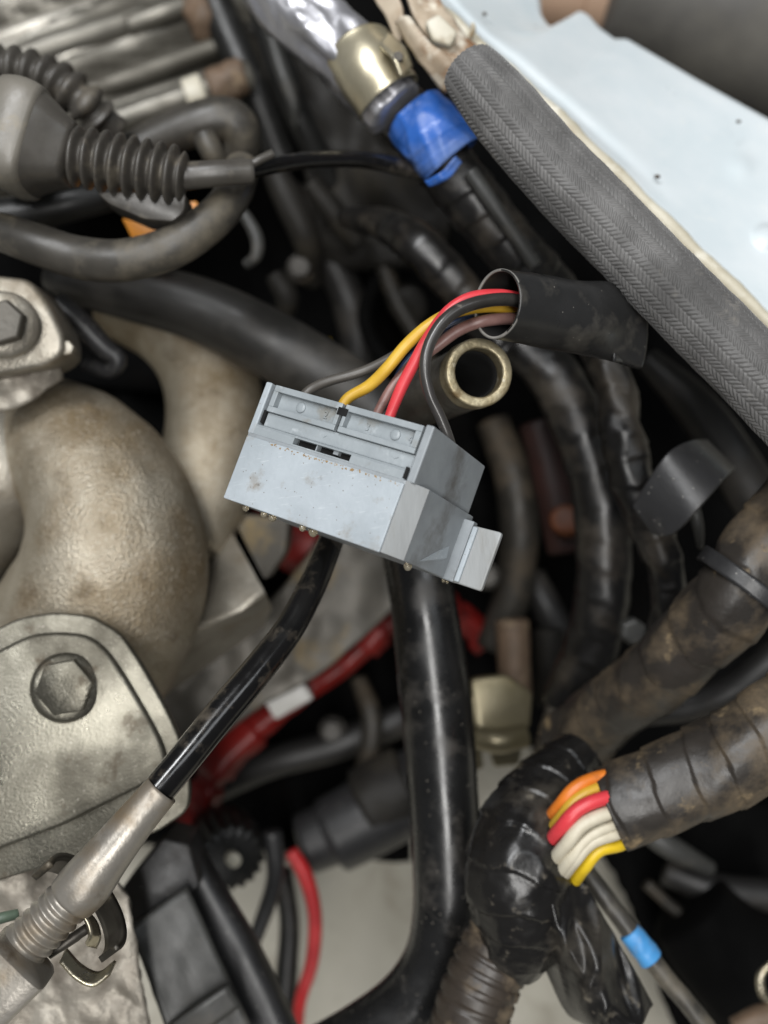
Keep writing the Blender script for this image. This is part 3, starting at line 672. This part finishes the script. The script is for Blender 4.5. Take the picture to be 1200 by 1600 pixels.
# ------------------------------------------------------------------ the grey connector
T0 = Vector((-0.03385383, -0.01911517, 0.2621455)); S0 = 0.26 / F
RC = Matrix(((0.8384, -0.3448, 0.4225), (0.2755, 0.9362, 0.2176), (-0.471, -0.0659, 0.8797)))
def CL(u, v, t): return T0 + RC @ Vector((u, v, t)) * S0
def onplane(x, y, axis, val):
    dr = Vector(((x - 600) / F, (y - 800) / F, 1)); a = RC.transposed() @ dr / S0; b = -(RC.transposed() @ T0) / S0
    return a * ((val - b[axis]) / a[axis]) + b
def boxL(u0, u1, v0, v1, t0, t1):
    V = [CL(u, v, t) for u in (u0, u1) for v in (v0, v1) for t in (t0, t1)]
    return V, [(0, 1, 3, 2), (4, 6, 7, 5), (0, 4, 5, 1), (2, 3, 7, 6), (0, 2, 6, 4), (1, 5, 7, 3)]
def extL(poly, axis, a0, a1):
    """extrude a polygon given in the two other local axes"""
    def mk(p, q):
        c = [0, 0, 0]; o = [i for i in range(3) if i != axis]; c[o[0]], c[o[1]] = p; c[axis] = q; return CL(*c)
    n = len(poly)
    V = [mk(p, a0) for p in poly] + [mk(p, a1) for p in poly]
    return V, [tuple(range(n)), tuple(range(2 * n - 1, n - 1, -1))] + [(i, (i + 1) % n, n + (i + 1) % n, n + i) for i in range(n)]
con = thing('electrical_connector', 'light grey plastic four pin connector held in focus at the centre', 'connector', (540, 760, .262))
B = 2.6 * S0
WL = 318                                     # side of the lower block
def side_t(x, y): return onplane(x, y, 0, WL).z
tt, tb = side_t(670, 766), side_t(628, 880)
low = extL([(0, 0), (292, 0), (WL, (tt + tb) / 2), (WL, 215), (0, 215)], 1, -6, 105)
obj('lower_housing', low, M_conn_side, con, smooth=False, bevel=B)
obj('front_plate', boxL(0, 292, 0, 106, -2.5, 3), M_conn, con, smooth=False, bevel=1.9 * S0)
tc = (tt + tb) / 2
obj('chamfer_strip', extL([(293, -1), (294, -2.2), (WL + 1.4, tc - 1), (WL + 1.4, tc), (WL - 2, tc)], 1, -5, 104.5), M_conn_tab, con, smooth=False)
# upper shell
rw = [onplane(*p, 0, 305) for p in ((680, 666), (759, 728), (732, 803))]
obj('side_wall', extL([(-93, 1), (-91, 220), (-8, 222), (-4, 20), (-4, 1)], 0, 291, 305), M_conn_side, con, smooth=False, bevel=B)
obj('side_wall', extL([(-91, 1), (-91, 200), (-4, 200), (-4, 1)], 0, -4, 8), M_conn, con, smooth=False, bevel=B)
obj('core', boxL(9, 290, -88, -6, 21, 205), M_conn_side, con, smooth=False)
obj('back_wall', boxL(-4, 304, -91, -7, 203, 216), M_conn_side, con, smooth=False, bevel=B)
# ridge with the latch slot: built round the opening
full = [(-23, 9), (-21.5, 4), (-18, 1.8), (-15, 1.4), (1.5, 1.4), (1.5, 14.9), (-23, 14.9)]
obj('ridge', extL(full, 0, -1, 84), M_conn_up, con, smooth=False)
obj('ridge', extL(full, 0, 190, 287), M_conn_up, con, smooth=False)
obj('ridge', extL([(-23, 9), (-21.5, 4), (-19.5, 2.2), (-18, 1.8), (-18, 14.9), (-23, 14.9)], 0, 84, 190), M_conn_up, con, smooth=False)
obj('ridge', boxL(84, 190, -7.5, 1.5, 1.4, 14.9), M_conn_up, con, smooth=False)
obj('slot_back_shade', boxL(84, 190, -18, -7.5, 18, 20.5), M_slot, con, smooth=False)
obj('slot_rib', boxL(124, 126, -18, -7.5, 6, 18), M_conn_side, con, smooth=False)
obj('slot_rib', boxL(154, 163, -18, -12, 9, 18), M_conn_side, con, smooth=False)
obj('side_slot_shade', boxL(284, 290, -25, -7, 1.0, 2.5), M_slot, con, smooth=False)  # black slab paints the shade of a side slot
obj('side_slot_shade', boxL(8.5, 13.5, -47, -26, 6, 20), M_slot, con, smooth=False)
obj('retainer_strip', boxL(14, 287, -45.5, -23.2, 11, 20.6), M_conn_up, con, smooth=False, bevel=.8 * S0)
# secondary lock: two framed windows with a gap between
def bars(u0, u1, v0, v1, wl, wr, wt, wb):
    return [(u0, u1, v0, v0 + wt), (u0, u1, v1 - wb, v1), (u0, u0 + wl, v0 + wt, v1 - wb), (u1 - wr, u1, v0 + wt, v1 - wb)]
obj('lock_floor', boxL(15, 287, -88, -46, 16, 20.7), M_conn_up, con, smooth=False)
for a in bars(14.5, 144, -90, -46, 9, 7, 10, 9) + bars(150, 287, -90, -46, 6, 10, 10, 9):
    obj('lock_frame', boxL(*a, 3.0, 16), M_conn_up, con, smooth=False, bevel=.9 * S0)
obj('notch_shade', boxL(144, 150, -89, -46, 12, 15.9), M_slot, con, smooth=False)
obj('notch_shade', boxL(139, 157, -83, -71, 2.2, 2.9), M_slot, con, smooth=False)  # black slab paints the shade of the gap
for u in (66, 241):
    vf = ([], [])
    V = []; n = 20
    for k, h in ((8.5, 16), (8.5, 14), (7.6, 13.2), (3, 13)):
        for j in range(n):
            a = 2 * math.pi * j / n; V.append(CL(u + k * math.cos(a), -67.5 + k * math.sin(a), h))
    Fc = [(l * n + j, l * n + (j + 1) % n, (l + 1) * n + (j + 1) % n, (l + 1) * n + j) for l in range(3) for j in range(n)] + [tuple(3 * n + j for j in range(n))]
    obj('ejector_dot', (V, Fc), M_conn_up, con)
def digit(ch, u, v, size, t):
    cu = bpy.data.curves.new('digit', 'FONT'); cu.body = ch; cu.size = 1; cu.extrude = .08; cu.align_x = 'CENTER'; cu.align_y = 'CENTER'
    to = bpy.data.objects.new('digit_source', cu); COL.objects.link(to)
    bpy.context.view_layer.update()
    m = to.evaluated_get(bpy.context.evaluated_depsgraph_get()).to_mesh()
    V = [CL(u + p.co.x * size, v - p.co.y * size, t - p.co.z * size) for p in m.vertices]
    Fc = [tuple(q.vertices) for q in m.polygons]
    bpy.data.objects.remove(to)
    obj('digit', (V, Fc), M_conn_up, con, smooth=False)
for ch, u in (('2', 114), ('3', 191.6), ('4', 268)):
    digit(ch, u, -67, 17, 15.2)
for u, w in ((127, 5), (256, 6)):
    obj('moulding_mark', extL([(u - w, -35), (u, -32), (u + w, -36), (u, -34)], 2, 9.8, 11.2), M_conn_up, con, smooth=False)
# tab flange on the right and the gouge mark
obj('tab_root', boxL(310, 336, 4, 106, 183, 200), M_conn_side, con, smooth=False, bevel=B)
tp = [onplane(*p, 2, 176) for p in ((740, 821), (784, 832), (751, 924), (706, 909))]
obj('tab', extL([(p[0], p[1]) for p in rpoly([(q.x, q.y, 0) for q in tp], 5)], 2, 176, 186), M_conn_tab, con, smooth=False, bevel=B)
obj('tab_rib', boxL(tp[0].x + 1, tp[0].x + 10, tp[0].y + 1, tp[3].y - 2, 171, 186), M_conn, con, smooth=False, bevel=B)
g = [onplane(*p, 0, WL) for p in ((655, 877), (684, 861), (694, 871), (702, 853), (686, 876))]
gv = [CL(WL + (4 if i in (1, 2) else .2), q.y, q.z) for i, q in enumerate(g)]
obj('gouge', (gv + [CL(WL - 1, q.y, q.z) for q in g], [(0, 1, 2, 4), (1, 3, 2), (0, 1, 6, 5), (2, 4, 9, 7), (1, 3, 8, 6)]), M_conn, con, smooth=False)
# beads along the lower lip
for u, t_, r in ((36, 14, 6), (76, 8, 6), (89, 14, 7), (150, 8, 6), (168, 12, 8), (WL - 10, 70, 7), (WL - 1, 190, 3.5), (WL - 1, 206, 3)):
    c = CL(u, 107 + r * .3, t_)
    obj('retaining_nub', ballv(c, r * .9 * S0, r * 1.0 * S0, r * .9 * S0, 14, 10), M_bead, con)
# crumbs of dirt along the slot
random.seed(3)
V = ([], [])
for i in range(90):
    u = random.gauss(150, 62); v = random.choice((2, 1, 3)) + abs(random.gauss(0, 2)); r = random.uniform(.4, 1.7)
    if 0 < u < 290: V = join(V, ballv(CL(u, v, -2.6), r * S0, r * S0, r * .7 * S0, 6, 4))
tag(obj('dirt_line', V, mat('tan_dirt', 'a58a63', '8a6f4a', 300, .8), con), kind='stuff')
# seals where wires enter
for u, tz in ((64, 60), (132, 60), (188, 75), (205, 60)):
    obj('wire_seal', boxL(u - 12, u + 12, -95, -86, tz - 14, tz + 14), M_conn_side, con, smooth=False, bevel=B)

# wires into the connector
def ent(x, y, v=-90):
    q = onplane(x, y, 1, v); c = CL(*q); return c.z
def wire(name, label, pts, m, n=80, nz=.035):
    pts = [(x, y, d, r * .87) for x, y, d, r in pts]
    return tag(obj(name, tube(pts, 18, n, nz=nz, nsc=200), m), label, 'wire', 'wires between connector and sleeve')
wire('grey_wire', 'dark grey wire entering the connector left of the yellow wire', [(472, 622, .271, 9), (485, 609, .271, 9), (512, 596, .272, 9), (570, 579, .272, 9), (622, 552, .27, 9), (662, 520, .268, 9), (706, 486, .267, 9), (760, 474, .266, 9), (840, 486, .27, 9)], M_w_grey)
wire('yellow_wire', 'yellow wire entering the top of the grey connector', [(532, 640, .266, 10), (545, 621, .266, 10), (578, 602, .265, 11), (606, 574, .263, 11), (636, 538, .262, 11), (672, 507, .261, 11), (712, 487, .262, 11), (770, 480, .265, 10), (850, 492, .27, 10)], M_w_yel)
wire('brown_wire', 'dull brown wire looping behind the red wire into the sleeve', [(586, 655, .266, 9), (598, 630, .266, 9), (616, 600, .266, 9), (644, 570, .266, 10), (680, 543, .265, 10), (715, 517, .264, 11), (755, 502, .263, 11), (800, 498, .266, 11), (860, 502, .272, 10)], M_w_brown)
wire('red_wire', 'red wire entering the connector right of the yellow wire', [(606, 662, .262, 10), (613, 640, .262, 10), (629, 602, .261, 11), (650, 562, .260, 11), (672, 523, .259, 11), (702, 484, .2575, 10), (738, 464, .258, 10), (790, 461, .261, 10), (850, 476, .268, 10)], M_w_red)
wire('black_wire', 'black wire looping in front to the right end of the connector', [(708, 712, .2560, 10), (700, 682, .2545, 10), (688, 652, .2535, 10), (671, 615, .2525, 10), (664, 575, .2525, 10.5), (672, 535, .253, 11), (698, 497, .254, 11.5), (738, 475, .256, 12), (795, 468, .260, 12), (850, 482, .266, 12)], M_w_black, 100)
wire('blue_wire', 'thin dark blue wire hidden between the yellow and red wires', [(604, 640, .271, 8), (622, 590, .271, 8), (650, 550, .27, 8), (690, 515, .268, 8), (760, 495, .267, 8), (840, 496, .27, 8)], mat('navy_wire', '1c2c48', '152238', 90, .4))

# ------------------------------------------------------------------ right side looms and clips
tag(obj('dark_loom', tube([(770, 500, .375, 36), (850, 570, .375, 40), (890, 630, .372, 42), (925, 720, .37, 42), (942, 820, .37, 42), (942, 920, .372, 42), (925, 1010, .378, 42), (890, 1100, .385, 44)], 40, 130, wrap(px(50, .37), .05, .07)), M_tape),
    'dark taped loom curving down the right behind the open tube', 'wiring loom')
tag(obj('lumpy_loom', tube([(930, 540, .345, 26), (958, 590, .343, 30), (968, 660, .342, 32), (985, 740, .34, 33), (1015, 820, .34, 30), (1040, 890, .342, 27), (1042, 960, .345, 24), (1030, 1040, .35, 24)], 40, 140, wrap(px(40, .34), .09, .2, 120)), M_tape),
    'lumpy black taped loom passing behind the flat black clip', 'wiring loom')
t = thing('flat_clip', 'flat curved black plastic clip hooked over the lumpy loom', 'clip', (1060, 770, .31))
obj('strap', ruled([(990, 790, .314), (1016, 748, .309), (1044, 708, .307), (1076, 692, .312), (1100, 690, .325)], [(1022, 832, .313), (1052, 834, .307), (1092, 795, .302), (1131, 749, .306), (1146, 735, .322)], 30, 10), M_bplastic, t, solid=.0025, bevel=.0004)
obj('post', tube([(1040, 780, .315, 26), (1015, 800, .33, 24), (1000, 810, .345, 22)], 20, 10), M_bplastic, t)
obj('leg', tube([(1080, 780, .33, 10), (1090, 820, .33, 9), (1094, 856, .332, 5)], 14, 12), M_gplastic, t)
tag(obj('maroon_hose', tube([(840, 660, .44, 30), (858, 720, .44, 32), (875, 800, .44, 32), (885, 860, .44, 30)], 20, 24), M_maroon), 'dim maroon hose left of the dark curving loom', 'hose')
tag(obj('orange_stopper', tube([(884, 812, .425, 24), (886, 822, .44, 25)], 24, 8, nz=.05), M_rustcap), 'round rusty orange stopper in the shadow left of the dark loom', 'stopper')
# dusty looms from the right edge
lo1 = [(1260, 790, .295, 70), (1200, 862, .297, 68), (1150, 930, .30, 66), (1085, 1000, .31, 60), (1020, 1060, .325, 54), (950, 1115, .345, 52), (890, 1160, .365, 50)]
tag(obj('dusty_loom', tube(lo1, 56, 150, wrap(px(70, .3), .06, .14, 60)), M_tapedust), 'dusty brown taped loom from the right edge, carrying a cable tie', 'wiring loom')
tag(obj('cable_tie', join(tube([(1156, 922, .2995, 82), (1172, 902, .299, 82)], 48, 6, wall=.10), tube([(1120, 905, .30, 12), (1095, 920, .305, 13)], 12, 6)), M_bplastic), 'black plastic cable tie around the dusty upper loom', 'cable tie')
lo2 = [(1290, 1085, .29, 72), (1200, 1150, .293, 74), (1120, 1196, .296, 72), (1040, 1230, .298, 68), (952, 1264, .30, 64)]
tag(obj('cut_loom', tube(lo2, 56, 150, wrap(px(62, .295), .055, .09, 70), wall=.06), M_tapedust), 'brown stained taped loom cut open to show coloured wires', 'wiring loom')
cw = [('orange_core_wire', M_w_org, 'orange wire, uppermost in the cut open loom', (934, 1206), (868, 1258)), ('yellow_core_wire', M_w_yel, 'amber yellow wire just under the orange one in the cut loom', (940, 1224), (870, 1276)),
      ('red_core_wire', M_w_red, 'bright red wire in the middle of the cut open loom', (944, 1244), (872, 1296)), ('cream_core_wire', M_w_cream, 'cream wire directly below the red one in the cut loom', (950, 1270), (878, 1322)),
      ('cream_core_wire', M_w_cream, 'cream wire second below the red one in the cut loom', (958, 1290), (884, 1344)), ('pale_core_wire', M_w_cream, 'curved cream wire above the lowest yellow wire in the cut loom', (964, 1308), (890, 1362)),
      ('bright_yellow_core_wire', M_w_yel2, 'bright yellow wire at the bottom of the cut open loom', (968, 1328), (908, 1356)), ('thin_yellow_core_wire', M_w_yel2, 'thin yellow strand between two cream wires in the cut loom', (948, 1282), (880, 1335))]
for i, (nm, m, lab, a, b) in enumerate(cw):
    a = (950 + .84 * (a[0] - 952), 1264 + .84 * (a[1] - 1264)); b = (b[0] + 4, 1300 + .92 * (b[1] - 1300))
    r = (10.5, 10, 11.5, 11, 10.5, 10.5, 11.5, 6)[i]
    b = (b[0], b[1] + (0, 3, -2, 2, 6, -8, 4, -14)[i])
    dd = .2915 + .0055 * (min(abs(i - 3), 3) / 3) ** 2 + (.0015 if i in (1, 4) else 0) - (.0005 if i == 7 else 0)
    mx, my = (a[0] + b[0]) / 2, (a[1] + b[1]) / 2
    tag(obj(nm, tube([(1015 + (a[0] - 952) * .5, 1240 + (a[1] - 1264) * .5, .300, r), (a[0] + 12, a[1] - 3, dd, r), (mx - 2, my - 9, dd - .002, r), (b[0], b[1], dd, r), (b[0] - 30, b[1] + 40, dd + .014, r)], 16, 50, nz=.05, nsc=160, seed=i), m), lab, 'wire', 'wires in the cut open loom')
def folds(s, a, q):
    v = Vector((s * 42 + 5.3, math.cos(a) * 1.0 + s * 22, math.sin(a) * 1.0 + 2.2))
    k = 1 - abs(noise.noise(v)) * 3.2
    w = 1 - abs(noise.noise(v * 1.7 + Vector((4, 2, 1)))) * 3.5
    return .92 + .13 * max(0, k) ** 1.5 + .06 * max(0, w) ** 1.5 + .12 * noise.noise(v * .5 + Vector((9, 9, 9)))
tag(obj('loom_gap_shade', tube([(1010, 1240, .305, 44), (950, 1264, .304, 50), (900, 1300, .306, 48), (860, 1350, .312, 44)], 28, 24, nz=.05), M_slot), 'black shade backing added behind the coloured wires in the cut loom', 'shade backing')  # added backing paints shade between the wires
t = thing('glossy_tape_wrap', 'crumpled glossy black tape wrap hanging below the cut open loom', 'tape wrap', (850, 1400, .305))
def lap(s, a, q):
    ph = (s / px(46, .305) + a / (2 * math.pi) + .25 * noise.noise(Vector((s * 40, math.cos(a), math.sin(a))))) % 1
    return .80 + .28 * (folds(s, a, q) - .5) / .5 * .8 + .06 * ph
obj('wrap', tube([(905, 1180, .326, 40), (862, 1228, .318, 54), (822, 1300, .309, 72), (808, 1370, .306, 78), (812, 1440, .308, 66), (800, 1500, .313, 50)], 96, 170, lap, nz=.02, nsc=200), M_tapegloss, t)
def flapd(x, y, u, v):
    w = Vector((u * 1.2, v * 1.5 + u * .9, 5.7))
    return .011 * math.sin(math.pi * min(1, max(0, v))) + .0045 * (max(0, 1 - 3 * abs(noise.noise(w))) + .35 * max(0, 1 - 4 * abs(noise.noise(w * 2.1)))) + .0012 * noise.noise(w * 4)
obj('flap', ruled([(770, 1360, .312), (800, 1430, .311), (845, 1500, .31), (880, 1572, .311), (910, 1596, .312)], [(905, 1352, .307), (930, 1410, .306), (962, 1465, .306), (998, 1530, .308), (1012, 1556, .309)], 70, 50, flapd), M_tapegloss, t, solid=.0006)
def corr(p, dp):
    return lambda s, a, q: 1 - dp * (1 if (s / p) % 1 < .35 else 0) + .03 * noise.noise(Vector((s * 60, math.cos(a), math.sin(a))))
tag(obj('conduit', tube([(830, 1385, .318, 54), (795, 1450, .314, 58), (765, 1510, .312, 60), (738, 1580, .31, 60), (715, 1670, .31, 60)], 48, 160, corr(px(24, .312), .06)), M_conduit),
    'dusty brown corrugated conduit at the bottom right of the black pipe', 'conduit')
t = thing('thin_cable', 'thin dusty grey cable with a light blue band, bottom right', 'cable', (1000, 1480, .32))
obj('core', tube([(915, 1360, .322, 13), (935, 1388, .32, 15), (975, 1442, .318, 15), (1030, 1515, .316, 15), (1080, 1575, .314, 15), (1130, 1640, .313, 15)], 20, 80, nz=.08, nsc=200), M_rubber, t)
obj('blue_band', tube([(984, 1456, .3175, 18), (1000, 1476, .317, 20), (1018, 1499, .3165, 19)], 24, 24, nz=.10, nsc=260), M_ltblue, t)
# zinc bracket right of the pipe
t = thing('zinc_bracket', 'olive zinc plated bracket with a curled lip right of black pipe', 'bracket', (780, 1120, .39))
obj('face', prism(rpoly([(735, 1060, .39), (790, 1054, .39), (832, 1082, .392), (828, 1140, .388), (746, 1142, .386)], 10), .004), M_gold, t, bevel=.001)
obj('lip', tube([(744, 1152, .384, 18), (780, 1158, .382, 20), (820, 1150, .385, 18)], 20, 16), M_gold, t)
obj('side_strip', prism(rpoly([(728, 1090, .392), (744, 1086, .392), (756, 1200, .392), (742, 1205, .392)], 5), .003), M_gold, t, bevel=.0006)
obj('tongue', prism(rpoly([(762, 1160, .395), (818, 1158, .395), (812, 1196, .398), (772, 1200, .398)], 8), .004), M_gold, t, bevel=.001)
for i, (a, b, r, m, lab) in enumerate([((800, 970, .44), (806, 1090, .44), 26, M_rust, 'rusty brown post above the zinc bracket'), ((858, 985, .445), (862, 1100, .445), 24, M_block, 'dark brown post right of the rusty one'),
                                       ((880, 1060, .42), (836, 1215, .42), 14, M_cast2, 'pale slanting metal strut right of the zinc bracket')]):
    tag(obj('post' if i < 2 else 'strut', tube([(*a, r), ((a[0] + b[0]) / 2, (a[1] + b[1]) / 2, a[2], r), (*b, r)], 18, 16, nz=.06, nsc=60), m), lab, 'post' if i < 2 else 'strut')
tag(obj('grey_nut', hexbolt(985, 985, .36, 22, .006, .4), M_gplastic, smooth=False, bevel=.001), 'dull grey nut at the lower end of the lumpy loom', 'nut')
# lower right corner
tag(obj('grey_strut', tube([(1000, 1290, .42, 16), (1050, 1325, .42, 18), (1110, 1358, .425, 12)], 16, 20), M_gplastic), 'dim grey strut in the dark below the cut loom', 'strut')
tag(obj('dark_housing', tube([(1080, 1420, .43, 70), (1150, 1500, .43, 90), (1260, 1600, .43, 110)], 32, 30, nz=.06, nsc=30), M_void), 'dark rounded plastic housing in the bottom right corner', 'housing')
tag(obj('bright_spring', tube([(1205, 1505, .36, 5), (1188, 1525, .36, 6), (1192, 1555, .36, 6), (1210, 1570, .36, 5)], 12, 20), M_clip), 'small bright metal loop at the right edge, bottom corner', 'metal loop')
tag(obj('brown_lump', tube([(1150, 1610, .36, 20), (1190, 1592, .36, 22), (1230, 1585, .36, 22)], 16, 14, nz=.15, nsc=90), M_rust), 'brown rusty lump at the very bottom right edge', 'lump')

# ------------------------------------------------------------------ dim clutter deep in the gaps
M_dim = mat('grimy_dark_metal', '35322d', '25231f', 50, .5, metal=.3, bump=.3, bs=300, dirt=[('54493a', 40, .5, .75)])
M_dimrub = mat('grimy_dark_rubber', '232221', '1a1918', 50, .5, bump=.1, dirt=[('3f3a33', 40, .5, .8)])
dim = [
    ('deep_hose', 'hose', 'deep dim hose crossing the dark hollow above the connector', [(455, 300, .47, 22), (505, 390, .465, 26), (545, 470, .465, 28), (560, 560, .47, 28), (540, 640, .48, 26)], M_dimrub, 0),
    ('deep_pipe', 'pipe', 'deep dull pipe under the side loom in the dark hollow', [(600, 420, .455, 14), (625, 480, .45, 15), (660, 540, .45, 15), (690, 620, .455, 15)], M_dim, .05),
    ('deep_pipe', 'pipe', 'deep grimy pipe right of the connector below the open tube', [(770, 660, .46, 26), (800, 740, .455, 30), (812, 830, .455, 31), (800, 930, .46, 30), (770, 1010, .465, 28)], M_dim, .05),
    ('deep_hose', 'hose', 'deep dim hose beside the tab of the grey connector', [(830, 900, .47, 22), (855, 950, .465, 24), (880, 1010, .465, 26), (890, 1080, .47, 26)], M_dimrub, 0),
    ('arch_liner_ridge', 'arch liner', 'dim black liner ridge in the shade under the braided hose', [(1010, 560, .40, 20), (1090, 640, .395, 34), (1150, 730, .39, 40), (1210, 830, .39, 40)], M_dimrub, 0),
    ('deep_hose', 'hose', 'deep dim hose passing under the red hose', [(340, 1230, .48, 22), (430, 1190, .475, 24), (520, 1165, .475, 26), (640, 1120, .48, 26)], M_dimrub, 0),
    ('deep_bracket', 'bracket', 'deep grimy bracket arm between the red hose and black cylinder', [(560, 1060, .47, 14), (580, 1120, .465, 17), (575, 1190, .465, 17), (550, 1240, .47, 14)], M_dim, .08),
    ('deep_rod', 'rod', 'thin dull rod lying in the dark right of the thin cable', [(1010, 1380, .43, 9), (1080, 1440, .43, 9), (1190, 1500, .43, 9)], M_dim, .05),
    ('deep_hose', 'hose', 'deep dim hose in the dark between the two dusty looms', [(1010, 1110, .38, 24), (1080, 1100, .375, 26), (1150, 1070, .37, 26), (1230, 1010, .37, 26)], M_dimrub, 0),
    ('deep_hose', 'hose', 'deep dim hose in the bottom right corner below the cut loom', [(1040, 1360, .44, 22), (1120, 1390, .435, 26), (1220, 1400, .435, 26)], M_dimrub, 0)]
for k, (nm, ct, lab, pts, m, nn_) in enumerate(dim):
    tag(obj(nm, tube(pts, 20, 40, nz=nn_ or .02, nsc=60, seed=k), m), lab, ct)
for k, (x, y, d, r, lab) in enumerate([(470, 420, .44, 17, 'dim hexagon bolt in the dark hollow below the thin wire'), (1120, 690, .40, 15, 'dim hexagon bolt in the shade right of the flat clip'),
                                       (760, 900, .45, 16, 'dim hexagon bolt right of the connector tab'), (520, 1140, .47, 16, 'dim hexagon bolt in the dark beneath the red hose')]):
    tag(obj('dim_bolt', join(tube([(x, y, d, r * 1.35), (x, y, d + .02, r * 1.35)], 24, 4), hexbolt(x, y, d - .002, r, .004, k)), M_dim, smooth=False), lab, 'bolt', 'dim bolts deep in the bay')
